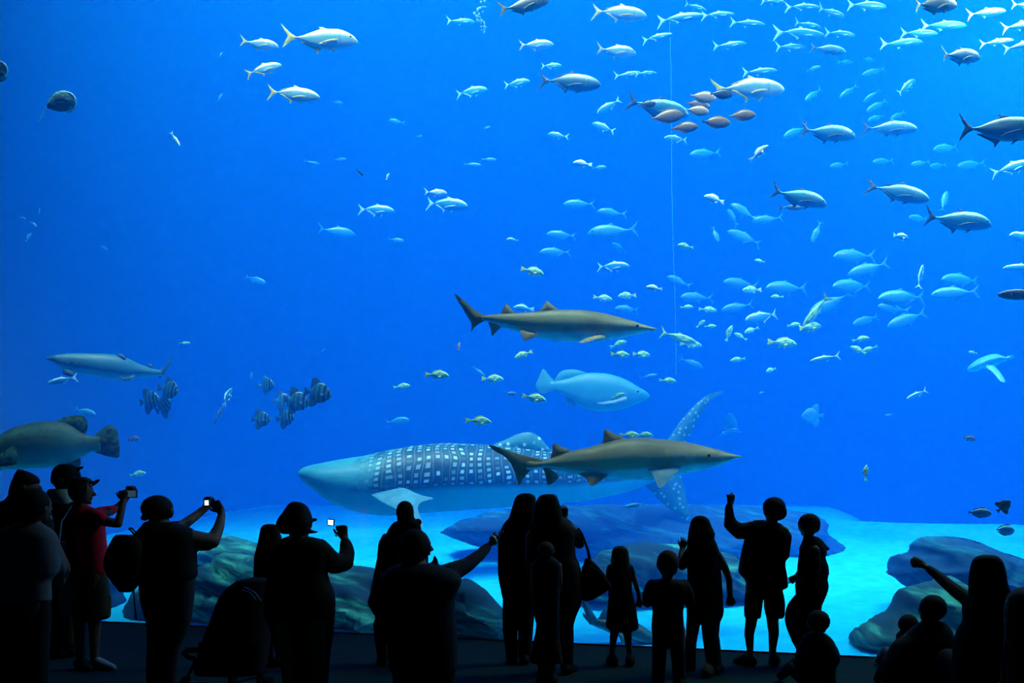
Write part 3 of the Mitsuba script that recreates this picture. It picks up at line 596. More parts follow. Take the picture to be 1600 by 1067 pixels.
J, S_, N_ = 'jack_fish', 'slim_jack_fish', 'reef_fish'
ROWS = [
    # upper left
    (J, 501, 62, 114, 4, 12.9, 'jack', 'silver', 'largest silver jack with a yellow tail in the upper left water'),
    (J, 406, 69, 57, -3, 13.6, 'jack', 'silver', 'small silver jack right behind the largest upper-left jack'),
    (J, 412, 108, 55, 18, 13.4, 'jack', 'silver', 'small silver jack tilted nose-up under its two neighbours, upper left'),
    (J, 459, 147, 78, -4, 13.2, 'jack', 'silver', 'silver jack with a dark tail, lowest of the upper-left four'),
    ('white_fish', 274, 217, 24, -58, 13.2, 'slim', 'white', 'small white fish diving steeply in empty blue water, upper left'),
    ('dark_fish', 562, 269, 15, -40, 13.0, 'slim', 'black', 'tiny black fish below the upper-left jacks'),
    ('white_fish', 606, 276, 12, 70, 13.0, 'snap', 'white', 'tiny white fish pointing up beside the tiny black fish'),
    (S_, 345, 86, 10, 60, 15, 'slim', 'pale', 'tiny faint fish left of the small upper-left jacks'),
    (S_, 344, 152, 14, 55, 15, 'slim', 'pale', 'tiny faint slanting fish left of the dark-tailed upper-left jack'),
    (S_, 720, 34, 46, 8, 17.5, 'slim', 'pale', 'lone pale slim fish just under the rippled surface left of the school'),
    (J, 737, 143, 50, 4, 18.5, 'jack', 'pale', 'pale ragged jack left of the main school near the ripples'),
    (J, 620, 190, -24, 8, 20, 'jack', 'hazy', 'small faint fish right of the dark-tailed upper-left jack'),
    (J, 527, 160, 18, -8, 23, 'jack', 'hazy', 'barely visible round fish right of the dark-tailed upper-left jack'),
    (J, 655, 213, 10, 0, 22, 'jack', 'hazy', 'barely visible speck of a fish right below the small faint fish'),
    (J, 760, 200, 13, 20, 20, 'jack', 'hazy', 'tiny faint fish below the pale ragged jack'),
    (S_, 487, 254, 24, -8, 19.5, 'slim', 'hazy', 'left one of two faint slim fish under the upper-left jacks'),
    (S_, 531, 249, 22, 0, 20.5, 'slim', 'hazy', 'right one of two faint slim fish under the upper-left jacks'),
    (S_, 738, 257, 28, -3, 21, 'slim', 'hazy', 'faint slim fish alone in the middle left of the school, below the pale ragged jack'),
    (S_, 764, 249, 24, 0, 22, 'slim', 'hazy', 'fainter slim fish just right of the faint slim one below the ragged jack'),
    # top row, school at the surface
    (J, 818, 9, 80, 14, 12.8, 'jack', 'dark', 'brown-backed jack cut by the top edge left of the big school'),
    (J, 968, 20, 84, -7, 14.2, 'jack', 'silver', 'bright silver jack at the top edge above the school, big forked tail'),
    (S_, 1063, 28, 70, 0, 15.2, 'slim', 'pale', 'pale slim jack at the top with a dark belly, third along the top row'),
    (S_, 1087, 12, 40, -6, 16.5, 'slim', 'pale', 'thin pale fish directly above the third jack of the top row'),
    (S_, 1122, 23, 50, -2, 15.8, 'slim', 'pale', 'pale slim jack nose-to-tail ahead of the third jack of the top row'),
    (S_, 1168, 37, 56, -4, 16, 'slim', 'pale', 'pale slim jack just right of the nose-to-tail pair of the top row'),
    (J, 838, 70, 54, 2, 15.5, 'jack', 'silver', 'speckled silver jack below the brown-backed one at the top edge'),
    (J, 963, 80, 64, 0, 14.8, 'jack', 'silver', 'silver jack with white fins under the bright silver jack of the top edge'),
    (S_, 1027, 58, 46, 4, 16.5, 'slim', 'pale', 'thin pale curved fish right of the silver jack with white fins'),
    (S_, 1140, 71, 52, 4, 16.8, 'slim', 'pale', 'pale thin-backed fish by itself under the top row'),
    (J, 890, 128, 98, -9, 13.6, 'jack', 'steel', 'large blue-grey jack on the left of the school, nose down'),
    (J, 862, 103, 32, 0, 17.5, 'jack', 'pale', 'small pale fish touching the back of the large blue-grey jack'),
    (J, 808, 130, 40, 6, 17.5, 'jack', 'pale', 'small pale jack left of the large blue-grey jack'),
    (S_, 981, 117, 44, 8, 17, 'slim', 'pale', 'left of two thin pale fish side by side above the dark-tailed jack'),
    (S_, 1009, 115, 36, 8, 16.8, 'slim', 'pale', 'right of two thin pale fish side by side above the dark-tailed jack'),
    (J, 951, 166, -40, -28, 17.5, 'jack', 'pale', 'pale plump fish turned left beside the dark-tailed jack'),
    (J, 943, 199, -38, 25, 18, 'jack', 'pale', 'pale plump fish facing left below the one beside the dark-tailed jack'),
    (J, 872, 212, -34, 12, 18.5, 'jack', 'pale', 'round pale fish below the large blue-grey jack, alone'),
    (J, 1170, 138, 112, 3, 13.4, 'jack', 'silver', 'largest bright silver jack, with dark leaf-shaped fish at its tail'),
    (S_, 1187, 112, 54, 2, 16.5, 'slim', 'pale', 'thin pale fish just above the largest bright silver jack'),
    (J, 1028, 168, 100, -10, 13.6, 'jack', 'teal', 'blue jack with a black tail, swimming into the dark leaf-shaped fish'),
    # dark leaf-shaped cluster
    ('dark_leaf_fish', 1011, 163, 27, 5, 13.2, 'leaf', 'black', 'black oval fish crossing the tail of the blue jack', 0),
    ('dark_leaf_fish', 1043, 182, 50, 8, 13.2, 'leaf', 'brown', 'brown leaf-shaped fish below the blue jack', 0),
    ('dark_leaf_fish', 1070, 199, 40, 2, 13.0, 'leaf', 'brown', 'lowest dark leaf-shaped fish of the cluster', 0),
    ('dark_leaf_fish', 1090, 173, 36, -6, 12.9, 'leaf', 'pinkish', 'pale pinkish leaf-shaped fish in the middle of the dark cluster', 0),
    ('dark_leaf_fish', 1091, 164, 38, -4, 13.5, 'leaf', 'brown', 'brown leaf-shaped fish right above the pale pinkish one', 0),
    ('dark_leaf_fish', 1099, 152, 42, -2, 13.2, 'leaf', 'pinkish', 'greyish leaf-shaped fish at the top of the dark cluster', 0),
    ('dark_leaf_fish', 1128, 147, 36, -2, 13.0, 'leaf', 'black', 'black leaf-shaped fish at the tail of the largest silver jack', 0),
    ('dark_leaf_fish', 1119, 191, 44, -2, 13.0, 'leaf', 'brown', 'dark leaf-shaped fish between the lowest and the rightmost of the cluster', 0),
    ('dark_leaf_fish', 1160, 180, 40, 0, 13.0, 'leaf', 'brown', 'rightmost dark leaf-shaped fish of the cluster', 0),
    (J, 1056, 217, -38, 0, 17.5, 'jack', 'pale', 'pale ragged fish directly under the dark leaf-shaped cluster'),
    (J, 1102, 240, -50, -6, 19, 'jack', 'hazy', 'hazy plump fish facing left under the dark leaf-shaped cluster'),
    (N_, 910, 256, -30, 8, 14.5, 'snap', 'white', 'small white fish facing left in the gap left under the school'),
    (J, 936, 262, 24, 0, 19.5, 'jack', 'hazy', 'faint fish just behind the small white one facing left'),
    (N_, 1186, 239, 34, 38, 13.0, 'snap', 'white', 'yellowish white fish tilted nose-up below the rightmost leaf-shaped fish'),
    # upper right
    (S_, 1208, 3, 40, 0, 15.5, 'slim', 'pale', 'pale fish cut by the top edge right of the top row'),
    (S_, 1255, 11, 54, -3, 15.5, 'slim', 'pale', 'pale slim jack at the top edge, left of an overlapping pair'),
    (S_, 1299, 20, 50, -6, 15.2, 'slim', 'pale', 'pale slim jack at the top edge, right of an overlapping pair'),
    (S_, 1354, 9, 66, 2, 14.8, 'slim', 'pale', 'pale jack at the top edge left of the dark upside-tilted one'),
    (J, 1460, 8, 88, 12, 12.4, 'jack', 'dark', 'dark jack cut by the top edge, tail low, upper right'),
    (S_, 1541, 20, 64, 8, 14.2, 'slim', 'white', 'white slim fish just right of the dark jack at the top edge'),
    (S_, 1604, 9, 56, 2, 14.2, 'slim', 'white', 'white fish in the top right corner, only its tail in view'),
    (S_, 1596, 40, 66, 10, 14, 'slim', 'white', 'white fish cut by the right edge, second from the top'),
    (S_, 1557, 66, 48, 2, 14.5, 'slim', 'white', 'small white slim fish beside the lowest white one at the right edge'),
    (S_, 1597, 71, 54, 8, 13.6, 'slim', 'white', 'white fish cut by the right edge, third from the top'),
    (S_, 1474, 40, 68, -3, 15, 'slim', 'pale', 'pale jack directly below the dark jack at the top edge'),
    (S_, 1436, 52, 56, -4, 15.2, 'slim', 'pale', 'pale jack in the middle of a slanting row of three, upper right'),
    (S_, 1408, 68, 62, 0, 15.2, 'slim', 'pale', 'pale jack lowest of a slanting row of three, upper right'),
    (J, 1500, 88, 80, 8, 12.8, 'jack', 'steel', 'dark steel jack in the bright water, upper right'),
    (S_, 1262, 40, 48, -3, 16.5, 'slim', 'pale', 'uppermost of four thin pale jacks bunched together'),
    (S_, 1250, 52, 80, 0, 16.0, 'slim', 'pale', 'longest of four thin pale jacks bunched together'),
    (S_, 1312, 53, 50, 0, 15.2, 'slim', 'pale', 'pale jack with a white fin at the head of the bunch of four'),
    (S_, 1236, 74, 54, 6, 16, 'slim', 'pale', 'lowest of four thin pale jacks bunched together'),
    (J, 1294, 77, 54, -12, 14.2, 'jack', 'teal', 'darker blue jack with white fins under the bunch of thin pale jacks'),
    (J, 1293, 208, 90, -4, 13.6, 'jack', 'teal', 'left of two large blue jacks in a row, with a dark tail'),
    (J, 1390, 200, 80, -6, 14.2, 'jack', 'teal', 'right of two large blue jacks in a row, pale back'),
    (J, 1243, 206, -42, -25, 18, 'jack', 'hazy', 'hazy fish half behind the tail of the left large blue jack'),
    (J, 1562, 203, 134, 0, 12.2, 'jack', 'steel', 'biggest dark steel jack, cut by the right edge'),
    (J, 1581, 262, 60, 14, 14.5, 'jack', 'pale', 'yellowish white jack cut by the right edge below the biggest steel jack'),
    (J, 1271, 148, -36, -38, 18.5, 'jack', 'hazy', 'hazy fish diving left, right of the largest bright silver jack'),
    (J, 1326, 143, -34, -35, 19, 'jack', 'hazy', 'hazy fish diving left, second right of the largest bright silver jack'),
    (J, 1362, 150, -28, -35, 19, 'jack', 'hazy', 'small hazy fish diving left beside the pale curled fish'),
    (J, 1416, 136, 40, 40, 17.5, 'jack', 'pale', 'pale curled fish under the slanting row of three, upper right'),
    (J, 1370, 165, -34, -28, 20, 'jack', 'hazy', 'hazy fish under the small hazy diving one'),
    (J, 1369, 184, -28, -20, 19.5, 'jack', 'hazy', 'hazy fish touching the back of the right large blue jack'),
    (J, 1403, 180, -26, -28, 20.5, 'jack', 'hazy', 'very faint fish above the nose of the right large blue jack'),
    (J, 1321, 97, 24, 0, 20, 'jack', 'hazy', 'faint fish below the head of the bunch of thin pale jacks, left one'),
    (J, 1356, 93, 22, 0, 21, 'jack', 'hazy', 'faint fish below the head of the bunch of thin pale jacks, right one'),
    (J, 1271, 107, 22, 8, 20, 'jack', 'hazy', 'faint fish right below the darker blue jack with white fins'),
    (J, 1365, 112, -34, -12, 21, 'jack', 'hazy', 'very faint plump fish above the hazy diving fish'),
    (J, 1478, 231, -44, -10, 17.5, 'jack', 'hazy', 'hazy plump fish left of the tail of the biggest steel jack, below it'),
    (J, 1311, 258, -30, -10, 20.5, 'jack', 'hazy', 'hazy fish below the left large blue jack'),
    (J, 1380, 252, -34, -4, 21, 'jack', 'hazy', 'hazy fish below the right large blue jack'),
    (J, 1438, 255, -28, -4, 21, 'jack', 'hazy', 'faint fish second from left in a line below the large blue jacks'),
    (J, 1466, 259, -30, -10, 20, 'jack', 'hazy', 'faint fish third from left in a line below the large blue jacks'),
    (J, 1518, 257, -44, -6, 18.5, 'jack', 'hazy', 'hazy fish left of the yellowish white one at the right edge'),
    # middle band
    (J, 681, 301, 36, 4, 15.5, 'jack', 'white', 'small whitish fish riding above the back of a larger pale jack, left of centre'),
    (J, 698, 319, 68, -9, 15.8, 'jack', 'pale', 'pale jack with the small whitish fish on its back, left of centre'),
    (J, 588, 328, 56, -3, 17.2, 'jack', 'pale', 'stout pale fish left of the pair near the centre left'),
    (J, 526, 362, 56, -4, 18.5, 'jack', 'hazy', 'faint arched fish left of the stout pale fish'),
    (J, 619, 375, 24, -6, 21, 'jack', 'hazy', 'barely visible fish under the stout pale fish'),
    (J, 399, 437, 36, -18, 19.5, 'jack', 'hazy', 'lone faint fish in empty water, centre left'),
    (S_, 163, 387, 14, -35, 17, 'slim', 'hazy', 'tiny faint fish alone in the dim left water'),
    (S_, 62, 330, 11, 80, 14.5, 'slim', 'pale', 'tiny bright upright fish, rightmost of the little group at the far left'),
    (S_, 36, 341, 10, -20, 15.5, 'snap', 'pale', 'tiny fish, leftmost of the little group at the far left'),
    (S_, 52, 350, 14, -40, 15.5, 'snap', 'pale', 'tiny curled fish in the middle of the little group at the far left'),
    (S_, 45, 371, 16, 60, 15.5, 'snap', 'pale', 'tiny fish, lowest of the little group at the far left'),
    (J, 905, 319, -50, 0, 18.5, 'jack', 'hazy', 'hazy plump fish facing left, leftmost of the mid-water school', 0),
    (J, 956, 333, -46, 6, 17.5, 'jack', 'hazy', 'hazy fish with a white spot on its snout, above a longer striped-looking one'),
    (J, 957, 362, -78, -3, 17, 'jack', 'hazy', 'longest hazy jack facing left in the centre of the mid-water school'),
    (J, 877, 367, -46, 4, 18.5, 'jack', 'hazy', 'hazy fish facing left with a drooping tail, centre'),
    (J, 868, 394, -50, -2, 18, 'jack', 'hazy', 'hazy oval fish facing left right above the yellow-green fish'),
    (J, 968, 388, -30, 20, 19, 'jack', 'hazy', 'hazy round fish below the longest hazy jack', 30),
    (J, 958, 416, 50, -3, 17.5, 'jack', 'pale', 'stout pale fish with a greenish patch above the central shark'),
    (N_, 801, 375, -20, 0, 15.5, 'snap', 'pale', 'small round pale fish alone left of the hazy pair'),
    (N_, 832, 424, 38, -14, 13.6, 'snap', 'green', 'yellow-green fish with a white fin high above the central shark'),
    (N_, 1116, 311, -36, 10, 14.2, 'snap', 'white', 'white-backed fish with a yellow tail facing left, right of centre'),
    (N_, 1071, 385, -26, 8, 14, 'snap', 'green', 'small green-yellow fish facing left, right of the longest hazy jack'),
    (J, 1162, 331, -48, 38, 17.5, 'jack', 'hazy', 'hazy fish with a bright eye spot, nose up to the left, right of centre'),
    (J, 1145, 340, -30, 60, 17, 'jack', 'hazy', 'hazy upright fish left of the one with a bright eye spot'),
    (J, 1199, 343, -46, -4, 18, 'jack', 'hazy', 'hazy fish right behind the one with a bright eye spot'),
    (J, 1118, 366, 28, -75, 18.5, 'jack', 'hazy', 'hazy narrow upright fish, left of a plump leaning one'),
    (J, 1163, 371, -54, 24, 18, 'jack', 'hazy', 'plump hazy fish leaning nose-up under the bright eye spot one'),
    (N_, 1187, 408, -17, 10, 14.8, 'snap', 'green', 'tiny green fish below the plump leaning fish'),
    (N_, 1022, 450, -26, 10, 14, 'snap', 'white', 'small speckled green-white fish right above the central shark'),
    (J, 1061, 440, -40, 25, 19, 'jack', 'hazy', 'faint fish right of the small speckled one'),
    (J, 1089, 465, -54, 0, 18, 'jack', 'hazy', 'hazy oval fish facing left, right above the snout of the central shark'),
    (N_, 980, 462, -30, -6, 16.2, 'snap', 'green', 'greenish fish, upper of the knot above the central shark'),
    (N_, 942, 466, 30, -8, 16.5, 'snap', 'green', 'greenish fish left of the knot above the central shark'),
    (J, 980, 483, -40, 0, 17, 'jack', 'hazy', 'hazy bluish fish, lower of the knot above the central shark'),
    (N_, 818, 482, -32, 4, 15.5, 'snap', 'pale', 'pale teal fish half behind the back of the central shark'),
    (J, 1158, 444, -58, 6, 18, 'jack', 'hazy', 'hazy flat fish above a greenish one, left part of the right school'),
    (N_, 1175, 453, -32, -4, 16, 'snap', 'green', 'greenish fish just under the flat hazy one'),
    (N_, 1073, 480, 20, 0, 15.5, 'snap', 'green', 'small teal fish, left of two side by side near the shark snout'),
    (N_, 1106, 484, 28, -4, 15.5, 'snap', 'green', 'teal fish, right of two side by side near the shark snout'),
    (J, 1152, 480, -50, -10, 18, 'jack', 'hazy', 'hazy slanting fish right of the two side by side teal fish'),
    (J, 1190, 495, -58, -14, 17.2, 'jack', 'pale', 'pale stout fish under the hazy slanting one'),
    (N_, 1095, 506, 18, 40, 15.2, 'snap', 'green', 'small green fish, left of a tiny pair right of the shark snout'),
    (N_, 1110, 510, 18, 0, 15.2, 'snap', 'green', 'small green fish, right of a tiny pair right of the shark snout'),
    (N_, 1060, 527, 60, -14, 14.5, 'slim', 'green', 'long greenish fish right in front of the snout of the central shark'),
    (N_, 1139, 521, 26, 70, 15.5, 'snap', 'green', 'green upright fish right of the long greenish one'),
    (N_, 1157, 526, -22, 30, 15.5, 'snap', 'green', 'green fish nose-up just right of the upright green one'),
    (N_, 1174, 516, -24, -20, 16, 'snap', 'green', 'green fish nose-down right of two green neighbours'),
    (N_, 1222, 536, 44, -6, 14.8, 'snap', 'green', 'green fish with raised fins under the right school'),
    # right school
    (J, 1248, 309, 92, -12, 13.4, 'jack', 'teal', 'left blue jack of three big ones stepping down to the right'),
    (J, 1237, 324, 40, 2, 14.0, 'slim', 'steel', 'small dark fish under the belly of the left stepping jack'),
    (J, 1403, 300, 96, -18, 13.4, 'jack', 'teal', 'middle blue jack of three big ones stepping down to the right'),
    (J, 1496, 345, 104, -7, 13.2, 'jack', 'teal', 'right blue jack of three big ones stepping down to the right'),
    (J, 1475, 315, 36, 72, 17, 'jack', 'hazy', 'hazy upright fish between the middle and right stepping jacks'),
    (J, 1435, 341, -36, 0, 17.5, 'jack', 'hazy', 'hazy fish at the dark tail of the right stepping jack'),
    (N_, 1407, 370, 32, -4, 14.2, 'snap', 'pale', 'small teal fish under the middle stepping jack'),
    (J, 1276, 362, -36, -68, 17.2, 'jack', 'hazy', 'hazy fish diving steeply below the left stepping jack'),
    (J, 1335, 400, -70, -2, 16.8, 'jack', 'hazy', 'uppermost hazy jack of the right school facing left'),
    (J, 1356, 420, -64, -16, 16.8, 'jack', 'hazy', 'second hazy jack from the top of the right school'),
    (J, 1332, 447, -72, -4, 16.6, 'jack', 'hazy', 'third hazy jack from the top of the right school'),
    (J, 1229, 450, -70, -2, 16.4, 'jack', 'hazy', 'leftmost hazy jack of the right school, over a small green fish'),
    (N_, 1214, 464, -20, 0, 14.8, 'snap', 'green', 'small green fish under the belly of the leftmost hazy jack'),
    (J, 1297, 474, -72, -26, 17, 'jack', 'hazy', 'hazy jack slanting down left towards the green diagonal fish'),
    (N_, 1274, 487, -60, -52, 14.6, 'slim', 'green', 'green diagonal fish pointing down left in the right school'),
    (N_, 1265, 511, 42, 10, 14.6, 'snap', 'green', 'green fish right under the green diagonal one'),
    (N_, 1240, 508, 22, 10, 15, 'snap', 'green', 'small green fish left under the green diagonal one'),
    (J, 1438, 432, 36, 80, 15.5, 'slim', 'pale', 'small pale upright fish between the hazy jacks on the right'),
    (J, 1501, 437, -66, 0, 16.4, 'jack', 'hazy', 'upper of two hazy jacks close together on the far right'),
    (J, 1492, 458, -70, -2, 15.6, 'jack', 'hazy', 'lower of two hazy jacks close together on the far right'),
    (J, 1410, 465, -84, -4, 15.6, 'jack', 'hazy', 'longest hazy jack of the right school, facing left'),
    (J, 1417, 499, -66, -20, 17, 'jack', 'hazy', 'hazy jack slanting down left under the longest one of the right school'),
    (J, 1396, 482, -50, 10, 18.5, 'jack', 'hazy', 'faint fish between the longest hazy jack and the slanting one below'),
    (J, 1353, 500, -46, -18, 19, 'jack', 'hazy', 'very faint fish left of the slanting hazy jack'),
    (J, 1600, 372, -58, 4, 15.2, 'jack', 'pale', 'pale rounded fish entering at the right edge'),
    (S_, 1597, 418, -56, 0, 15, 'slim', 'pale', 'pale slender fish entering at the right edge above the black one'),
    (J, 1603, 460, -80, 2, 12.4, 'slim', 'black', 'black fish entering at the right edge'),
    # lower middle
    (N_, 288, 536, 20, 0, 15, 'slim', 'green', 'tiny greenish fish above the left shark tail'),
    (J, 97, 594, -48, -10, 14.2, 'slim', 'pale', 'pale bright fish under the head of the left shark'),
    (J, 133, 643, 36, -14, 15.5, 'jack', 'hazy', 'faint fish with a bright nose above the big left grouper'),
    (N_, 208, 686, 24, 4, 15.5, 'snap', 'dark', 'dim small fish right of the tail of the big left grouper'),
    (N_, 215, 741, 28, 10, 15.5, 'snap', 'green', 'dim greenish fish below the tail of the big left grouper'),
    (J, 356, 620, 30, 66, 15.2, 'snap', 'pale', 'pale upright fish between the two groups of striped fish'),
    (J, 342, 649, 32, 62, 16.5, 'slim', 'steel', 'dim upright fish just below the pale upright one'),
    (N_, 628, 604, 27, 8, 15.2, 'snap', 'green', 'small teal-green fish left of the bright green-yellow one'),
    (N_, 683, 586, 39, -4, 13.4, 'snap', 'green', 'bright green-yellow fish above the head of the whale shark'),
    (N_, 770, 592, 34, -2, 14.5, 'snap', 'green', 'green fish with a blade-like pale fish behind it'),
    (S_, 748, 580, 26, -40, 16.5, 'slim', 'hazy', 'pale blade-like fish behind the tail of a green fish'),
    ('orange_fish', 717, 541, 13, 80, 13.2, 'snap', 'orange', 'tiny orange fish below the tail of the central shark'),
    (N_, 818, 554, -30, -22, 14.2, 'snap', 'green', 'green fish facing down left under the central shark'),
    (J, 621, 658, 40, 6, 17.5, 'jack', 'hazy', 'hazy flat-sided fish above the snout of the whale shark'),
    (N_, 748, 658, 40, -3, 13.4, 'snap', 'green', 'green-yellow fish right above the back of the whale shark'),
    (N_, 798, 615, 18, 0, 16, 'snap', 'steel', 'dim dark small fish left of the pale grouper tail'),
    (N_, 835, 622, 38, -12, 13.4, 'snap', 'green', 'green fish right at the tail of the pale grouper'),
    (N_, 966, 619, 22, 20, 13.8, 'snap', 'green', 'small yellow-green fish in front of the flank of the pale grouper'),
    (N_, 969, 554, 30, -4, 14.0, 'snap', 'green', 'left of two green fish between the central shark and the pale grouper'),
    (N_, 1002, 554, 30, -2, 14.9, 'snap', 'green', 'right of two green fish between the central shark and the pale grouper'),
    (N_, 966, 538, 26, 20, 14.8, 'snap', 'green', 'green fish touching the belly of the central shark'),
    (N_, 1043, 595, 27, -3, 14.6, 'snap', 'green', 'small teal fish right of the snout of the pale grouper'),
    (N_, 1153, 562, -24, -8, 15, 'snap', 'green', 'small teal fish above the whale shark tail tip'),
    (N_, 1080, 538, 34, -6, 15.8, 'snap', 'green', 'dim green fish right under the long greenish one'),
    (J, 1080, 567, 38, -24, 19, 'jack', 'hazy', 'faint fish below the long greenish one'),
    (J, 1013, 588, 28, 10, 18.5, 'slim', 'hazy', 'faint slim fish above the snout of the pale grouper'),
    (N_, 984, 680, 32, 0, 13.4, 'snap', 'green', 'left green fish peeping over the back of the front shark'),
    (N_, 1007, 680, 28, 0, 13.4, 'snap', 'green', 'right green fish peeping over the back of the front shark'),
    (N_, 1341, 547, -26, 30, 14.4, 'snap', 'green', 'left of three green fish huddled under the right school'),
    (N_, 1358, 546, -24, -20, 15.0, 'snap', 'green', 'right of three green fish huddled under the right school'),
    (N_, 1345, 530, 26, 10, 14.6, 'snap', 'green', 'upper of three green fish huddled under the right school'),
    (J, 1289, 560, -44, -10, 15.8, 'slim', 'pale', 'pale slim fish facing left under the right school'),
    (N_, 1520, 551, -14, 10, 15, 'snap', 'green', 'tiny teal fish above the pale ray on the right'),
    (J, 1433, 616, -38, -24, 16, 'slim', 'pale', 'pale slim fish slanting down left on the right, alone'),
    (J, 1270, 650, -34, 0, 18.2, 'spade', 'hazy', 'hazy blue fish with a high fin, alone on the right'),
    (N_, 1205, 578, -20, -20, 15, 'snap', 'green', 'small teal fish right of the whale shark tail tip'),
    (S_, 1390, 648, -14, -8, 18, 'slim', 'hazy', 'barely visible tiny fish left of the small dark fish on the right'),
    ('dark_fish', 1514, 685, 26, -8, 14.5, 'snap', 'dark', 'small dark fish alone over the right side of the sand'),
    (N_, 1353, 739, 27, 80, 12.4, 'snap', 'green', 'bright green upright fish over the right side of the sand'),
    (N_, 1189, 614, 9, 20, 16, 'snap', 'pale', 'speck of a pale fish right below the whale shark tail tip'),
    (S_, 504, 548, 12, 25, 17, 'slim', 'hazy', 'tiny faint fish above the rightmost striped fish'),
    (S_, 393, 588, 14, 80, 17, 'slim', 'pale', 'tiny faint upright fish left of the lone striped fish'),
    ('dark_fish', 1568, 791, 24, 48, 11.6, 'spade', 'dark', 'small dark netted-looking fish tilted nose-up at the lower right'),
    ('dark_fish', 1531, 801, 36, -3, 12.2, 'leaf', 'steel', 'dim grey oval fish above the ridge of sand, lower right'),
    ('dark_fish', 1570, 828, 38, -4, 12.2, 'leaf', 'teal', 'bluish oval fish over the sand at the lower right edge'),
    (S_, 993, 789, -34, -8, 13.5, 'slim', 'hazy', 'faint blue fish in front of the reef ledge under the front shark'),
    # striped spadefish
    ('striped_spadefish', 234, 626, 38, 8, 14.2, 'spade', 'banded', 'leftmost striped fish of the left huddle, under the left shark', 20),
    ('striped_spadefish', 264, 609, 36, -12, 14.0, 'spade', 'banded', 'upper right striped fish of the left huddle', 25),
    ('striped_spadefish', 255, 634, 34, 30, 14.6, 'spade', 'banded', 'lowest striped fish of the left huddle', 25),
    ('striped_spadefish', 417, 602, 26, 4, 15, 'spade', 'banded', 'lone striped fish above the right huddle of striped fish', 30),
    ('striped_spadefish', 408, 655, 32, 0, 14.6, 'spade', 'banded', 'lowest left striped fish of the right huddle'),
    ('striped_spadefish', 442, 626, 30, 0, 15.6, 'spade', 'banded', 'dimmest striped fish of the right huddle, half hidden'),
    ('striped_spadefish', 464, 627, 40, -6, 13.8, 'spade', 'banded', 'middle striped fish of the right huddle with a bold black band'),
    ('striped_spadefish', 497, 614, 44, -8, 13.4, 'spade', 'banded', 'largest and rightmost striped fish of the right huddle'),
    ('striped_spadefish', 446, 653, 32, 6, 14.4, 'spade', 'banded', 'lowest right striped fish of the right huddle'),
]
for r in ROWS:
    fish(*r[:9], turn=r[9] if len(r) > 9 else None)


# rays
def ray_fish(name, outline, Y, thick, tilt, tail, label, mat, rim=None):
    """A ray from its disc outline in pixels, the disc tilted about its long axis, with a whip tail."""
    key = key_of(name)
    pts = curve(outline, n=4)
    v, f, d = pillow(pts, 3, thick, .6)
    k = Y / F
    z0 = pts[:, 1].mean()
    V = np.stack([(v[:, 0] - 800) * k, Y + v[:, 1] + (v[:, 2] - z0) * k * tilt, EYE - (v[:, 2] - HORIZON) * k], 1)
    m = out(trimesh.Trimesh(V, f, process=False))
    put(f'{key}__body', m, mat, 60)
    if tail:
        pp = [at(a, b, Y + (b - z0) * k * tilt) for a, b in tail]
        n_ = len(pp)
        sp = [manifold3d.Manifold.sphere(max(.35, 1.3 * (1 - i / n_)) * k, 8).translate(list(map(float, q))) for i, q in enumerate(pp)]
        put(f'{key}__tail', tri(manifold3d.Manifold.batch_boolean([manifold3d.Manifold.batch_hull([sp[i], sp[i + 1]]) for i in range(n_ - 1)], manifold3d.OpType.Add)), 'pale_fin_m', 40)
    if rim is not None:
        rr = np.array([[x, z] for x, z in curve(rim, n=4)[:-4]])
        sp = [manifold3d.Manifold.sphere(1.0 * k, 8).translate(list(map(float, at(x, z, Y - .01 + (z - z0) * k * tilt)))) for x, z in rr]
        put(f'{key}__rim', tri(manifold3d.Manifold.batch_boolean([manifold3d.Manifold.batch_hull([sp[i], sp[i + 1]]) for i in range(len(sp) - 1)], manifold3d.OpType.Add)), 'ray_rim_m', 40)
    tag(key, label, 'ray')
    return key


def ray_c(p, n, uv):
    a = mikit.fbm(p.x * 12, p.y * 12, p.z * 22, 3)
    return mikit.mix((.02, .09, .11), (.12, .30, .26), mikit.smoothstep(.48, .66, a))
scene['ray_m'] = principled(mikit.proc(ray_c), .5, .3)
scene['ray_rim_m'] = principled((.40, .68, .58), .5, .3)
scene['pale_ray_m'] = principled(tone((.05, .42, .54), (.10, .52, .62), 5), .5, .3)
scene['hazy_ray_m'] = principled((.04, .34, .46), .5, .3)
R1 = [(72, 166), (79, 155), (89, 147), (101, 144), (112, 146.5), (118, 154), (118.5, 164), (114, 171), (107, 174), (92, 173), (80, 170)]
ray_fish('stingray', R1, 12.9, .07, .35, [(73, 167), (69, 176), (64, 184), (60, 191)], 'dark round stingray with a pale rim and thin tail in the upper left', 'ray_m', [(76, 160), (89, 147), (101, 144), (112, 146.5), (118, 154), (118.5, 164), (114, 171), (107, 174), (92, 173.5)])
ray_fish('stingray', [(a - 107, b - 48.5) for a, b in R1], 12.6, .07, .35, None, 'dark round stingray with a pale rim cut by the left edge', 'ray_m', [(-18, 98), (-6, 95.5), (5, 98), (11, 105), (11.5, 115), (7, 121), (0, 125), (-15, 124)])
k = ray_fish('eagle_ray', [(1514, 576), (1516, 571), (1526, 562), (1540, 556), (1552, 553.5), (1563, 556), (1570, 558), (1579, 555), (1583, 559), (1575, 562), (1564, 568), (1553, 573), (1540, 575), (1530, 579), (1517, 580)], 14.8, .16, .5, None, 'pale blue ray flapping its wing down near the right edge', 'pale_ray_m')
put(k + '__wing', fin([(1534, 572), (1545, 570), (1551, 580), (1553, 592), (1553, 600), (1549, 602), (1545, 598), (1541, 586)], 14.8, .03, base=572, lean=.8, dy=-.1), 'pale_ray_m', 50)
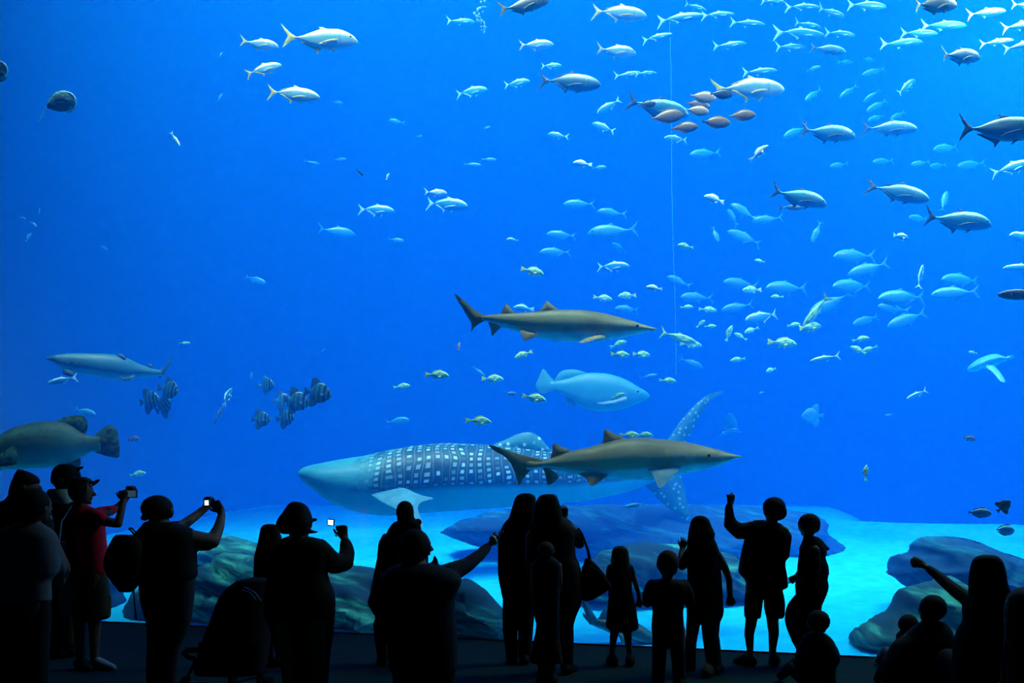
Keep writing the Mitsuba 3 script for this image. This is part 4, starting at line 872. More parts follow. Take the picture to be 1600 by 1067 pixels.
k = ray_fish('eagle_ray', [(1125, 678), (1132, 673), (1140, 669), (1148, 668), (1154, 671), (1159, 676), (1148, 675), (1140, 676), (1131, 679)], 16.5, .10, .5, None, 'hazy blue ray with a raised wing right of the whale shark tail', 'hazy_ray_m')
put(k + '__wing', fin([(1133, 673), (1129, 662), (1130, 652), (1136, 647), (1143, 651), (1149, 660), (1151, 670)], 16.5, .03, base=672, lean=-.8), 'hazy_ray_m', 50)
# a thin rope hanging in the water right of the central shark
kk = 15.5 / F
pts = [at(1046 + 10 * t + 1.0 * math.sin(t * 9), 30 + 555 * t, 15.5) for t in np.linspace(0, 1, 24)]
sp = [manifold3d.Manifold.sphere(.24 * kk, 8).translate(list(map(float, q))) for q in pts]
scene['rope_m'] = principled((.08, .45, .5), .7, .2)
put('hanging_line', tri(manifold3d.Manifold.batch_boolean([manifold3d.Manifold.batch_hull([sp[i], sp[i + 1]]) for i in range(23)], manifold3d.OpType.Add)), 'rope_m', 40)
tag('hanging_line', 'thin pale line hanging down through the water right of the central shark', 'rope')

# a thread of air bubbles rising left of the school, too many and too small to count
rb = np.random.default_rng(5)
bub = []
for i in range(60):
    t = rb.random()
    b = trimesh.creation.icosphere(subdivisions=1, radius=float(rb.uniform(.008, .022)))
    b.apply_translation(at(751 + 7 * math.sin(t * 9) + rb.normal(0, 2.5), -6 + 58 * t, 14.5) + np.array([0, rb.normal(0, .05), 0]))
    bub.append(b)
put('bubble_column', trimesh.util.concatenate(bub), 'pale_fin_m', True)
tag('bubble_column', 'thin column of pale air bubbles at the top edge left of the school', kind='stuff')

# ------------------------------------------------------------------ visitors
MF = manifold3d.Manifold


def ball(c, r, n=14):
    return MF.sphere(float(r), n).translate(list(map(float, c)))


def Tb(chain, Y, n=14):
    """Tapering limb through (column, row, radius in pixels, depth offset in m)."""
    k = Y / F
    sp = [ball(at(q[0], q[1], Y) + np.array([0, q[3] if len(q) > 3 else 0, 0]), q[2] * k, n) for q in chain]
    return MF.batch_boolean([MF.batch_hull([sp[i], sp[i + 1]]) for i in range(len(sp) - 1)], manifold3d.OpType.Add)


def Lf(sections, Y, r=.55, dy=0.0, g=1.0, n=26, m=26, p=.85):
    """Torso, garment or hair from (row, left column, right column[, depth ratio, depth offset]) : a stack of rounded rings."""
    s = np.array([[q[0], q[1], q[2], q[3] if len(q) > 3 else r, q[4] if len(q) > 4 else 0] for q in sections], float)
    tt = np.linspace(0, 1, n)
    t = (s[:, 0] - s[0, 0]) / (s[-1, 0] - s[0, 0])
    f = PchipInterpolator(t, s)(tt)
    k = Y / F
    th = np.arange(m) * 2 * math.pi / m
    c, sn = np.sign(np.cos(th)) * np.abs(np.cos(th)) ** p, np.sign(np.sin(th)) * np.abs(np.sin(th)) ** p
    V = []
    for py, a, b, rr, d in f:
        cx, w = (a + b) / 2, (b - a) / 2 * g
        V.append(np.stack([(cx + w * c - 800) * k, Y + dy + d + w * rr * k * sn, np.full(m, EYE - (py - HORIZON) * k)], 1))
    V = np.vstack(V + [V[0].mean(0, keepdims=True), V[-1].mean(0, keepdims=True)])
    Fc = []
    for i in range(n - 1):
        for j in range(m):
            a, b = i * m + j, i * m + (j + 1) % m
            Fc += [[a, b, b + m], [a, b + m, a + m]]
    for j in range(m):
        Fc += [[n * m, (j + 1) % m, j], [n * m + 1, (n - 1) * m + j, (n - 1) * m + (j + 1) % m]]
    return mani(out(trimesh.Trimesh(V, np.array(Fc), process=False)))


def El(cx, cy, rx, ry, rd, Y, dy=0.0, n=24):
    k = Y / F
    return MF.sphere(1.0, n).scale([rx * k, rd * k, ry * k]).translate(list(map(float, at(cx, cy, Y) + np.array([0, dy, 0]))))


def Hd(cx, cy, rx, ry, Y, yaw=0.0, dy=0.0):
    """A head with jaw, nose, brow, ears, eyes and lips; yaw 0 looks into the tank, 90 looks right. The centre is that of the skull."""
    k = Y / F
    a, b = rx * k, ry * k
    P = [MF.sphere(1.0, 24).scale([a, a * 1.12, b]).translate([0, 0, 0]),
         MF.batch_hull([ball([0, .55 * a, -.62 * b], .42 * a), ball([.32 * a, .1 * a, -.45 * b], .42 * a), ball([-.32 * a, .1 * a, -.45 * b], .42 * a), ball([0, .78 * a, -.85 * b], .2 * a)]),
         MF.batch_hull([ball([0, 1.02 * a, .08 * b], .10 * a, 8), ball([0, 1.30 * a, -.22 * b], .13 * a, 8), ball([0, 1.0 * a, -.28 * b], .16 * a, 8)]),
         MF.batch_hull([ball([.38 * a, .92 * a, .16 * b], .15 * a, 8), ball([-.38 * a, .92 * a, .16 * b], .15 * a, 8)]),
         MF.batch_hull([ball([.2 * a, .98 * a, -.52 * b], .09 * a, 8), ball([-.2 * a, .98 * a, -.52 * b], .09 * a, 8), ball([0, 1.06 * a, -.52 * b], .09 * a, 8)])]
    for s in (-1, 1):
        P.append(MF.sphere(1.0, 12).scale([.14 * a, .26 * a, .30 * b]).translate([s * 1.0 * a, -.05 * a, -.12 * b]))
        P.append(ball([s * .36 * a, .90 * a, .0], .13 * a, 10))
    c = at(cx, cy, Y)
    return MF.batch_boolean(P, manifold3d.OpType.Add).rotate([0, 0, -yaw]).translate([float(c[0]), float(c[1] + dy), float(c[2])])


def Hn(px, py, ux, uy, Y, dy=0.0, size=.17, curl=(25, 25, 28, 32), thumb=1, turn=0.0, fwd=0.0):
    """A hand from the wrist: palm, four unequal jointed fingers and a thumb. (ux, uy) = pixel direction of the fingers, fwd = their slant into the tank; turn spins the palm about the arm."""
    s = size / .18
    d = np.array([ux, fwd, -uy], float); d /= np.linalg.norm(d)
    side = np.cross(d, [0, 1, 0]); side /= np.linalg.norm(side)
    nrm = np.cross(d, side)
    a = math.radians(turn)
    side, nrm = side * math.cos(a) + nrm * math.sin(a), nrm * math.cos(a) - side * math.sin(a)
    side = side * thumb
    w = at(px, py, Y) + np.array([0, dy, 0])
    L = lambda x, y, z: w + s * (d * x + side * y + nrm * z)
    pal = MF.batch_hull([ball(L(0, .018, 0), .017 * s, 10), ball(L(0, -.018, 0), .017 * s, 10), ball(L(.085, .034, 0), .012 * s, 10), ball(L(.080, -.036, 0), .012 * s, 10), ball(L(.092, .0, 0), .013 * s, 10)])
    P = [pal]
    for i, (y, ln) in enumerate(((.030, .072), (.010, .080), (-.011, .074), (-.031, .058))):
        x, z, an = .085, 0.0, 0.0
        c0 = ball(L(x, y, z), .0095 * s, 8)
        for j, fr in enumerate((.45, .30, .25)):
            an += math.radians(curl[i] * (1.0, 1.35, .9)[j])
            x += ln * fr * math.cos(an); z -= ln * fr * math.sin(an)
            c1 = ball(L(x, y * (1 + .08 * j), z), (.0090, .0083, .0074)[j] * s, 8)
            P.append(MF.batch_hull([c0, c1])); c0 = c1
    t0, t1, t2 = ball(L(.022, .026, -.004), .013 * s, 8), ball(L(.052, .052, -.016), .0105 * s, 8), ball(L(.082, .058, -.030), .0088 * s, 8)
    P += [MF.batch_hull([t0, t1]), MF.batch_hull([t1, t2])]
    return MF.batch_boolean(P, manifold3d.OpType.Add)


def fl(Y): return HORIZON + F * EYE / Y


def Sh(px, Y, ux=0.0, uy=1.0, L=.25, dy=0.0, w=.042):
    """A shoe standing on the floor, toe along (ux, uy) in the floor plane."""
    x, y = (px - 800) / F * Y, Y + dy
    n = math.hypot(ux, uy); ux, uy = ux / n, uy / n
    P = [ball([x - ux * .06, y - uy * .06, .045], .048), ball([x, y, .075], .048), ball([x + ux * (L * .42), y + uy * L * .42, .035], w), ball([x + ux * (L * .66), y + uy * L * .66, .022], w * .8)]
    return MF.batch_boolean([MF.batch_hull(P[:3]), MF.batch_hull(P[2:])], manifold3d.OpType.Add).trim_by_plane([0, 0, 1], .003)


def fuse(shapes, edge=.03, it=8):
    m = MF.batch_boolean(list(shapes), manifold3d.OpType.Add).refine_to_length(edge)
    q = tri(m)
    if it: trimesh.smoothing.filter_taubin(q, lamb=.5, nu=.53, iterations=it)
    return q


def person(label, body, clothes, skin='skin_m', edge=.03, group=None):
    """body: solids of the one continuous figure; clothes: (part name, material, solids[, label])."""
    key = key_of('person')
    put(f'{key}__body', fuse(body, edge), skin, 60)
    for c in clothes:
        k_ = part_key(key, c[0])
        put(k_, fuse(c[2], edge, 5), c[1], 60)
        if len(c) > 3: labels[k_] = {'label': c[3]}
    tag(key, label, 'person', group)
    return key


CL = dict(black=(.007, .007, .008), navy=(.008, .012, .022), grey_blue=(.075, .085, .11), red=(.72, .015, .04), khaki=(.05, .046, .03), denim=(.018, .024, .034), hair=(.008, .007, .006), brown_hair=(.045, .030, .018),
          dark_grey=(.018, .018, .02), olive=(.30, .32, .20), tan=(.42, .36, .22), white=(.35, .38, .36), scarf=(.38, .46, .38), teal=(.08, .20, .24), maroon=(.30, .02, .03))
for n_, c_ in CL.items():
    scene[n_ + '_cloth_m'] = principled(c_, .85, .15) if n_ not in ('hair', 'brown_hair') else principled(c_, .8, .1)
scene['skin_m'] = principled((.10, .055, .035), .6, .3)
scene['phone_m'] = principled((.015, .015, .018), .3, .5)
scene['chrome_m'] = principled((.35, .35, .36), .3, .5, metallic=1.0)


def cm(n): return n + '_cloth_m'


def screen_thing(name, label, px0, py0, px1, py1, Y, dy, part, rad, frame=1.5, tilt=0.0):
    """A phone or camera: a rounded case whose lit screen faces the viewer."""
    key = key_of(name)
    k = Y / F
    c = at((px0 + px1) / 2, (py0 + py1) / 2, Y) + np.array([0, dy, 0])
    w, h = (px1 - px0) / 2 * k, (py1 - py0) / 2 * k
    f = frame * k
    r = .004
    cs = [ball([sx * (w + f - r), sy * .007, sz * (h + f - r)], r, 10) for sx in (-1, 1) for sy in (-1, 1) for sz in (-1, 1)]
    R = lambda m: m.rotate([0, tilt, 0]).translate(list(map(float, c)))
    put(f'{key}__case', tri(R(MF.batch_hull(cs))), 'phone_m', 40)
    scr = tri(R(MF.cube([2 * w, .002, 2 * h], True).translate([0, -.0115, 0])))
    scene[f'{key}__screen'] = mikit.ply(scr, 'phone_m', False, emitter={'type': 'area', 'sampling_weight': .02, 'radiance': {'type': 'rgb', 'value': rad}})
    labels[f'{key}__screen'] = {'label': part}
    tag(key, label, 'camera' if 'camera' in name else 'phone')
    return key


# 1 grey-blue top in the left foreground
Y = 5.3
tor = [(816, 26, 62), (822, 14, 72), (829, 0, 82), (838, -14, 88), (855, -22, 91), (875, -24, 93), (895, -20, 88), (908, -14, 78), (925, -16, 79), (940, -18, 79)]
leg = [(930, -17, 78), (960, -20, 79), (1000, -18, 77), (1050, -14, 75), (1110, -8, 72), (1186, 0, 66)]
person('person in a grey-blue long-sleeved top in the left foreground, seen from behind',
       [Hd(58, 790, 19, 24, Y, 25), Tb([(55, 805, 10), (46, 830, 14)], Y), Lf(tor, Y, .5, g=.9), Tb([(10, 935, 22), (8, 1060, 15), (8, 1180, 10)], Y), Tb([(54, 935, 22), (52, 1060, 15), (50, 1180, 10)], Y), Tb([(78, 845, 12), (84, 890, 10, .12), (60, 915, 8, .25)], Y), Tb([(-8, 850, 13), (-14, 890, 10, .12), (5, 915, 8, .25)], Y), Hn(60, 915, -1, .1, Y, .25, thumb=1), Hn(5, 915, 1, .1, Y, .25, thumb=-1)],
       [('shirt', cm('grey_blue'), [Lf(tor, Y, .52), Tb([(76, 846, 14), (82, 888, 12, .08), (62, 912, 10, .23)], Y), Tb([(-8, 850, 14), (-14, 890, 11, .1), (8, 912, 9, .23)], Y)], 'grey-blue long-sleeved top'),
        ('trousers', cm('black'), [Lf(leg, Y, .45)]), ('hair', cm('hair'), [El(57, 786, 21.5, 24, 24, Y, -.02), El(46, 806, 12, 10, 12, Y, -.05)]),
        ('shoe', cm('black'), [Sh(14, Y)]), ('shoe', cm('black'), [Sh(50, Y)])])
# 2 dark visitor in a peaked cap at the far left
Y = 6.6
tor = [(778, 18, 48), (784, 0, 62), (792, -18, 74), (820, -28, 82), (870, -28, 80), (930, -22, 74), (990, -22, 74)]
person('dark figure in a pointed hat at the far left behind the grey-blue top',
       [Hd(40, 758, 16.5, 20, Y, 70), Tb([(36, 772, 9), (32, 790, 12)], Y), Lf(tor, Y, .5, g=.9), Tb([(8, 980, 18), (8, 1060, 13), (8, fl(Y) - 8, 9)], Y), Tb([(46, 980, 18), (46, 1060, 13), (46, fl(Y) - 8, 9)], Y), Tb([(-16, 810, 11), (-18, 870, 9), (10, 900, 8, .2)], Y), Tb([(70, 810, 11), (72, 870, 9), (44, 900, 8, .2)], Y), Hn(44, 900, -1, 0, Y, .2), Hn(10, 900, 1, 0, Y, .2, thumb=-1)],
       [('jacket', cm('black'), [Lf(tor, Y, .52), Lf([(770, 18, 42), (780, 10, 50), (790, 4, 56)], Y, .8)]), ('trousers', cm('black'), [Lf([(960, -22, 74), (1040, -16, 68), (fl(Y) - 10, -8, 62)], Y, .4)]),
        ('hat', cm('black'), [Lf([(733, 27, 31), (736, 27, 41), (740, 25, 50), (747, 23, 58.5), (752, 21, 60.5), (757, 19, 57), (766, 16, 50), (776, 15, 44)], Y, .9)], 'pointed dark hat')])
# 3 tall man in a cap
Y = 8.95
tor = [(783, 76, 116), (790, 70, 124), (800, 66, 128), (830, 64, 130), (880, 66, 128), (930, 68, 126), (960, 68, 126)]
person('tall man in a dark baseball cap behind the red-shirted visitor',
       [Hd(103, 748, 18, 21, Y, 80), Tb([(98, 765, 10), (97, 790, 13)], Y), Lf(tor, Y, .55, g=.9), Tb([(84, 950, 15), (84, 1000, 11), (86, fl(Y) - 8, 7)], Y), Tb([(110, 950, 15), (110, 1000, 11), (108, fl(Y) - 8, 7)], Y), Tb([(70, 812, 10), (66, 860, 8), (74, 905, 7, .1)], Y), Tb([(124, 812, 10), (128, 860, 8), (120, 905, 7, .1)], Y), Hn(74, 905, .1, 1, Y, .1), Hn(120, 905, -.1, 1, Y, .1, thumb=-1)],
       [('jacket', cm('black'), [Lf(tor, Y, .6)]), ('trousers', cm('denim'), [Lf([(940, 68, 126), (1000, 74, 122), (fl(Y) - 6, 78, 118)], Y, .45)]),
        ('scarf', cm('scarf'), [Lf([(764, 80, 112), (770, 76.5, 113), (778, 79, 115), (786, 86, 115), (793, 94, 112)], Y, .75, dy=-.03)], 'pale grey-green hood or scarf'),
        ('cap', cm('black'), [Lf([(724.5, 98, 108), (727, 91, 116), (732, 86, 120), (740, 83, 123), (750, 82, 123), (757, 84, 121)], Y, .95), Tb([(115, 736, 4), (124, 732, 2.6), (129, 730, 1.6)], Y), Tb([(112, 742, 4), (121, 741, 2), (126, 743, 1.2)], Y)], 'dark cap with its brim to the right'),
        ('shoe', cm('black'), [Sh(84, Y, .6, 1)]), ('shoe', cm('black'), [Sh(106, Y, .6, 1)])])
k3b = key_of('shoulder_bag')
put(f'{k3b}__bag', fuse([Lf([(846, 90, 115), (850, 89, 116), (900, 90, 116), (955, 94, 115), (962, 98, 113)], 8.6, .3, p=.5)], .03, 3), cm('teal'), 40)
put(f'{k3b}__strap', fuse([Tb([(92, 850, 1.5), (86, 815, 1.5, .12), (95, 792, 1.5, .2)], 8.6)], .03, 0), cm('teal'), 40)
tag(k3b, 'dim teal shoulder bag hanging behind the red shirt', 'bag')
# 4 red shirt
Y = 8.3
tor = [(789, 116, 138, .6), (794, 112, 146, .6), (800, 108, 156, .55), (808, 105, 163, .55), (820, 104, 163.5), (840, 104, 165), (860, 105, 167), (880, 106, 168.5), (892, 107, 169), (899, 108, 165), (903, 110, 152)]
person('young man in a red T-shirt and shorts holding a phone up with both hands, left',
       [Hd(127, 768, 15.5, 20.5, Y, 78), Tb([(126, 782, 8.5), (126, 800, 11)], Y), Lf(tor, Y, .5, g=.9), Tb([(126, 895, 17), (124, 965, 10), (126, fl(Y) - 10, 5.5)], Y), Tb([(148, 895, 17), (148, 965, 10), (148, fl(Y) - 10, 5.5)], Y),
        Tb([(152, 808, 10, -.05), (176, 815, 7.5, -.1), (192, 818, 6.2, -.1), (193.5, 800, 5.5, -.06), (193.5, 781, 4.4, 0)], Y), Hn(193.5, 782, -.1, -1, Y, 0, .17, (70, 75, 80, 85), turn=20), Tb([(150, 802, 9, .15), (160, 794, 6, .3), (172, 780, 4.8, .33), (177, 773, 4, .32)], Y), Hn(176.5, 774, .25, -1, Y, .32, .17, (50, 55, 60, 70), thumb=-1, turn=-20)],
       [('shirt', cm('red'), [Lf(tor, Y, .55), Tb([(148, 804, 11, -.04), (162, 808, 10, -.08), (172, 814, 8.5, -.1)], Y), Tb([(146, 802, 10, .12), (157, 797, 7.5, .25)], Y)], 'red T-shirt'),
        ('shorts', cm('khaki'), [Lf([(892, 110, 166), (910, 112, 169), (935, 112, 172), (950, 112, 172.5), (964, 113, 172), (969, 114, 160)], Y, .5), Lf([(930, 160, 173.5), (948, 158, 173.5), (963, 160, 172.5)], Y, .6)], 'knee-length cargo shorts'),
        ('hair', cm('hair'), [El(125, 766, 16.8, 20, 16.5, Y, -.015)]),
        ('cap', cm('dark_grey'), [Lf([(745, 116, 132), (747.5, 112, 139), (751, 110, 142)], Y, .9), Tb([(141, 753, 2.2), (147, 755, 2.8), (154, 750.5, 2)], Y), Tb([(145, 758, 1.6), (152, 753, 1.6)], Y)], 'cap with an upturned brim'),
        ('shoe', cm('dark_grey'), [Sh(127, Y, .5, -.4, .24)]), ('shoe', cm('white'), [Sh(152, Y, 1, -.25, .26)], 'pale shoe pointing right')])
screen_thing('phone', 'dark phone held up by the red-shirted visitor', 180, 766, 199, 776, Y, .2, 'dim phone screen', [.02, .05, .08], tilt=0)
# 5 man with the backpack
Y = 6.6
tor = [(815, 226, 266), (819, 224, 282), (824, 220, 294), (832, 212, 306), (845, 208, 309), (868, 206, 306.5), (885, 206, 307), (897, 207, 308), (904, 209, 304), (908, 212, 300)]
person('heavy man in a black shirt with a backpack photographing with a lit phone',
       [Hd(247, 794, 22, 21, Y, 8), Tb([(248, 808, 14), (250, 830, 18)], Y), Lf(tor, Y, .55, g=.92), Tb([(246, 905, 22), (248, 990, 14), (244, fl(Y) - 10, 9)], Y), Tb([(276, 905, 18), (268, 990, 12), (260, fl(Y) - 10, 8)], Y),
        Tb([(298, 842, 15), (326, 846, 11.5, .08), (329, 826, 8.5, .18), (327, 806, 6, .28), (325, 799, 5.5, .3)], Y), Hn(325, 799, -.75, -.9, Y, .30, .165, (55, 60, 66, 70), turn=15), Tb([(252, 835, 15, .08), (266, 822, 9, .25), (280, 804, 7, .4), (291, 792, 5.5, .45)], Y), Hn(290, 793, .15, -1, Y, .45, .15, (60, 60, 66, 72), thumb=-1, turn=-25)],
       [('shirt', cm('black'), [Lf(tor, Y, .62), Tb([(290, 838, 16), (306, 848, 13.5, .04), (318, 850, 11.5, .1)], Y), Tb([(246, 836, 18, .04), (260, 826, 12, .2)], Y)], 'black T-shirt'),
        ('trousers', cm('denim'), [Lf([(898, 214, 304), (912, 217, 304), (940, 220, 302), (960, 225, 300), (980, 230, 296), (1012, 230, 282), (1050, 229, 277), (fl(Y) - 6, 230, 272)], Y, .5)], 'dark jeans'),
        ('hair', cm('hair'), [El(247, 794, 24, 20.5, 25, Y, -.02), El(228, 806, 6, 7, 8, Y), El(265, 800, 6, 10, 9, Y), Tb([(227, 812, 1.6), (221, 811, 1.2), (220.5, 807.5, 1)], Y)], 'short dark hair under a cap'),
        ('shoe', cm('black'), [Sh(244, Y)]), ('shoe', cm('black'), [Sh(264, Y)])])
screen_thing('phone', 'phone with a bright white screen held up by the man with the backpack', 306, 781.5, 312.5, 789.5, Y, .20, 'bright white screen', [1.1, 1.6, 1.7], 1.8)
kb = key_of('backpack')
put(f'{kb}__bag', fuse([Lf([(834, 199, 222), (839, 195, 232), (848, 190, 238), (862, 184.5, 240), (876, 181, 240), (884, 182, 238), (895, 186, 236), (908, 195, 233), (917, 202, 228), (921, 204, 222)], Y, .55, dy=-.19)], .03, 4), cm('black'), 50)
put(f'{kb}__handle', fuse([Tb([(211, 838, 1.5), (206, 830, 1.4), (202, 827, 1.4), (203, 824.5, 1.3), (207, 826, 1.3), (214, 834, 1.4), (218, 838, 1.5)], Y - .17)], .02, 0), cm('black'), 40)
put(f'{kb}__strap', fuse([Tb([(222, 838, 3, -.1), (228, 824, 3.2, .0), (234, 818, 3, .1)], Y)], .03, 2), cm('black'), 40)
put(f'{kb}__cord', fuse([Tb([(222, 915, 1, -.15), (224, 945, 1, -.15), (226, 962, 1.6, -.15)], Y)], .03, 0), cm('black'), 40)
tag(kb, 'black backpack on the back of the man photographing with the lit phone', 'backpack')
# 6 long-haired child between the stroller and the woman in the hat
Y = 8.5
tor = [(852, 404, 436), (862, 400, 440), (890, 400, 440), (930, 402, 440), (960, 402, 444), (985, 402, 446)]
person('long-haired girl standing between the stroller and the woman in the hat',
       [Hd(424, 838, 14.5, 18, Y, 0), Tb([(423, 850, 7), (422, 866, 10)], Y), Lf(tor, Y, .5, g=.9), Tb([(414, 975, 11), (418, 1010, 8), (420, fl(Y) - 8, 5)], Y), Tb([(434, 975, 11), (437, 1010, 8), (438, fl(Y) - 8, 5)], Y), Tb([(404, 868, 7), (402, 900, 6), (404, 935, 5)], Y), Tb([(438, 868, 7), (441, 900, 6), (440, 935, 5)], Y), Hn(404, 935, 0, 1, Y, 0, .15), Hn(440, 935, 0, 1, Y, 0, .15, thumb=-1)],
       [('dress', cm('navy'), [Lf(tor, Y, .55)]), ('leggings', cm('black'), [Tb([(414, 980, 12), (418, 1010, 9), (420, fl(Y) - 8, 6)], Y), Tb([(434, 980, 12), (437, 1010, 9), (438, fl(Y) - 8, 6)], Y)]),
        ('hair', cm('hair'), [Lf([(818.5, 417, 429), (821, 411, 434), (827, 408, 437.5), (838, 406, 438.5), (852, 403, 438), (866, 400, 437), (874, 400, 434), (884, 404, 430)], Y, .8, dy=-.02)], 'long dark hair'),
        ('shoe', cm('black'), [Sh(419, Y)]), ('shoe', cm('black'), [Sh(438, Y)])])
# 7 woman in the cloche hat
Y = 6.4
tor = [(838, 447, 484), (842, 440, 500), (847, 434, 510), (856, 428, 516), (870, 424, 515), (895, 420, 512), (908, 416, 515), (922, 414, 521), (940, 412, 524), (958, 412, 523.5), (966, 414, 523)]
person('woman in a dark cloche hat filming with a small bright-screened camera',
       [Hd(466, 818, 20, 22, Y, 35), Tb([(466, 830, 12), (466, 850, 16)], Y), Lf(tor, Y, .55, g=.92), Tb([(448, 960, 26), (458, 1040, 17), (460, fl(Y) - 10, 10)], Y), Tb([(494, 960, 26), (496, 1040, 17), (496, fl(Y) - 10, 10)], Y),
        Tb([(502, 862, 12), (522, 882, 11, .06), (534, 880, 10, .12), (534, 862, 8, .2), (527, 842, 5.5, .28)], Y), Hn(526, 842, -.25, -1, Y, .28, .165, (52, 58, 62, 66), turn=20), Tb([(438, 870, 11), (434, 905, 9, .1), (456, 925, 7, .25)], Y), Hn(456, 925, 1, -.1, Y, .25)],
       [('jacket', cm('black'), [Lf(tor, Y, .6), Tb([(498, 860, 19), (520, 882, 16, .05), (534, 880, 14.5, .11), (535, 864, 12, .19), (530, 850, 9, .24)], Y), Tb([(434, 868, 16), (432, 905, 13, .09), (450, 923, 11, .22)], Y)], 'black long-sleeved top'),
        ('trousers', cm('navy'), [Lf([(955, 414, 524), (980, 420, 522), (1000, 428, 520), (1022, 436, 516), (1067, 441, 513), (fl(Y) - 6, 446, 508)], Y, .45)]),
        ('hat', cm('black'), [Lf([(783.5, 459, 464), (786, 453, 474), (791, 449, 480), (800, 443, 485), (808, 437, 487.5), (814, 434, 488.5), (818, 432.5, 488), (826, 436, 485), (834, 441, 482)], Y, .95, dy=-.01), Tb([(484, 814, 3), (492, 812, 2.5), (494, 812, 1.5)], Y), Tb([(482, 830, 4), (490, 831, 2), (495, 831, 1)], Y)], 'dark cloche hat'),
        ('shoe', cm('black'), [Sh(460, Y)]), ('shoe', cm('black'), [Sh(496, Y)])])
screen_thing('compact_camera', 'small camera with a bright white screen held up by the woman in the cloche hat', 501, 813, 510, 821.5, Y, .26, 'bright white screen', [1.2, 1.7, 1.8], 1.2, 4)
scene['watch_m'] = principled((.7, .75, .75), .3, .5)
put(key_of('wristwatch'), fuse([El(517, 838, 2.2, 1.8, 2, Y, .2)], .01, 0), 'watch_m', 50)
tag('wristwatch', 'small shiny wristwatch on the raised arm of the woman in the cloche hat', 'watch')
# stroller
Y = 7.2
ks = key_of('stroller')
put(f'{ks}__canopy', fuse([Lf([(902.5, 392, 412), (905, 376, 422), (910, 366, 424), (920, 354, 424), (935, 343, 424), (954, 335, 424), (975, 328, 423), (990, 321, 422), (1005, 318, 420)], Y, .75)], .03, 4), cm('black'), 50)
put(f'{ks}__seat', fuse([Lf([(1000, 314, 420), (1020, 312, 418), (1040, 306, 414), (1052, 308, 410)], Y, .6, p=.6)], .03, 3), cm('black'), 50)
put(f'{ks}__handle', fuse([Tb([(315, 1012, 4, -.1), (305, 1011, 4.5, -.15), (298, 1015, 3.5, -.15), (301, 1022, 3.5, -.12), (310, 1026, 4, -.1)], Y)], .02, 2), cm('black'), 50)
for sgn, pts in ((0, [(312, 1030, 2.5, -.1), (302, 1050, 2.3, -.1), (292, 1078, 2.2, -.1)]), (1, [(404, 1035, 2.5, -.1), (416, 1055, 2.3, -.1), (424, 1078, 2.2, -.1)])):
    put(part_key(ks, 'leg_tube'), fuse([Tb(pts, Y)], .03, 0), 'black_paint', 40)
for a_, b_ in (((396, 913), (420, 934)), ((392, 917), (412, 932))):
    put(part_key(ks, 'trim_rod'), fuse([Tb([(a_[0], a_[1], .8, -.24), ((a_[0] + b_[0]) / 2 + 4, (a_[1] + b_[1]) / 2 - 3, .8, -.25), (b_[0], b_[1], .8, -.22)], Y)], .02, 0), 'chrome_m', 40)
for wx_ in (298, 346, 392, 428):
    x_ = (wx_ - 800) / F * Y
    wdy = -.12 if wx_ in (298, 428) else .3
    put(part_key(ks, 'wheel'), tri((MF.cylinder(.035, .085, .085, 28, True) - MF.cylinder(.05, .035, .035, 20, True) + MF.cylinder(.03, .022, .022, 16, True) + MF.cube([.14, .012, .02], True)).rotate([0, 90, 0]).translate([x_, Y + wdy, .087])), 'black_paint', 40)
put(f'{ks}__axle', fuse([Tb([(298, fl(Y) - 16.6, 1.6, -.12), (428, fl(Y) - 16.6, 1.6, -.12)], Y)], .05, 0), 'black_paint', 40)
put(f'{ks}__cross_bar', fuse([Tb([(300, 1062, 1.5, -.1), (360, 1066, 1.5, -.1), (418, 1052, 1.5, -.1)], Y)], .05, 0), 'chrome_m', 40)
tag(ks, 'black stroller with a domed canopy in front of the long-haired girl', 'stroller')
# 8 woman in a padded coat, elbow out
Y = 8.55
tor = [(814, 618, 646, .8), (819, 612, 657), (826, 607, 658), (840, 601, 662), (857, 592, 664), (868, 590, 664), (882, 598, 664), (893, 597, 664), (915, 588, 664), (940, 586, 664), (960, 586, 664), (985, 586, 662)]
person('woman in a dark padded coat with her elbow out, behind the pointing visitor',
       [Hd(633, 799, 13, 16.5, Y, 15), Tb([(634, 812, 7.5), (634, 828, 10)], Y), Lf(tor, Y, .5, g=.9), Tb([(596, 980, 11), (595, 1010, 8), (598, fl(Y) - 8, 5)], Y), Tb([(624, 980, 11), (626, 1010, 8), (626, fl(Y) - 8, 5)], Y), Tb([(604, 842, 9), (582, 940, 6.5), (596, 962, 5, .1)], Y), Tb([(656, 842, 9), (662, 890, 7, .1), (650, 930, 5, .2)], Y), Hn(596, 962, 1, .3, Y, .1, .16), Hn(650, 930, -.8, .4, Y, .2, .16)],
       [('coat', cm('black'), [Lf(tor, Y, .55), Tb([(603, 850, 12), (598, 900, 10), (582, 941, 8), (590, 958, 8, .05)], Y), El(600, 866, 10.5, 15, 14, Y), El(653, 816, 6, 6, 8, Y)], 'dark padded coat with a hood'),
        ('trousers', cm('black'), [Tb([(596, 975, 13), (595, 1010, 8.5), (598, fl(Y) - 8, 7)], Y), Tb([(624, 975, 13), (626, 1010, 8.5), (626, fl(Y) - 8, 7)], Y)]),
        ('hair', cm('hair'), [El(633, 798, 13.6, 16, 15, Y, -.012), Lf([(796, 620, 646), (808, 621, 648), (818, 622, 656), (824, 628, 657)], Y, .8, dy=-.03)]),
        ('shoe', cm('black'), [Sh(597, Y)]), ('shoe', cm('black'), [Sh(626, Y)])])
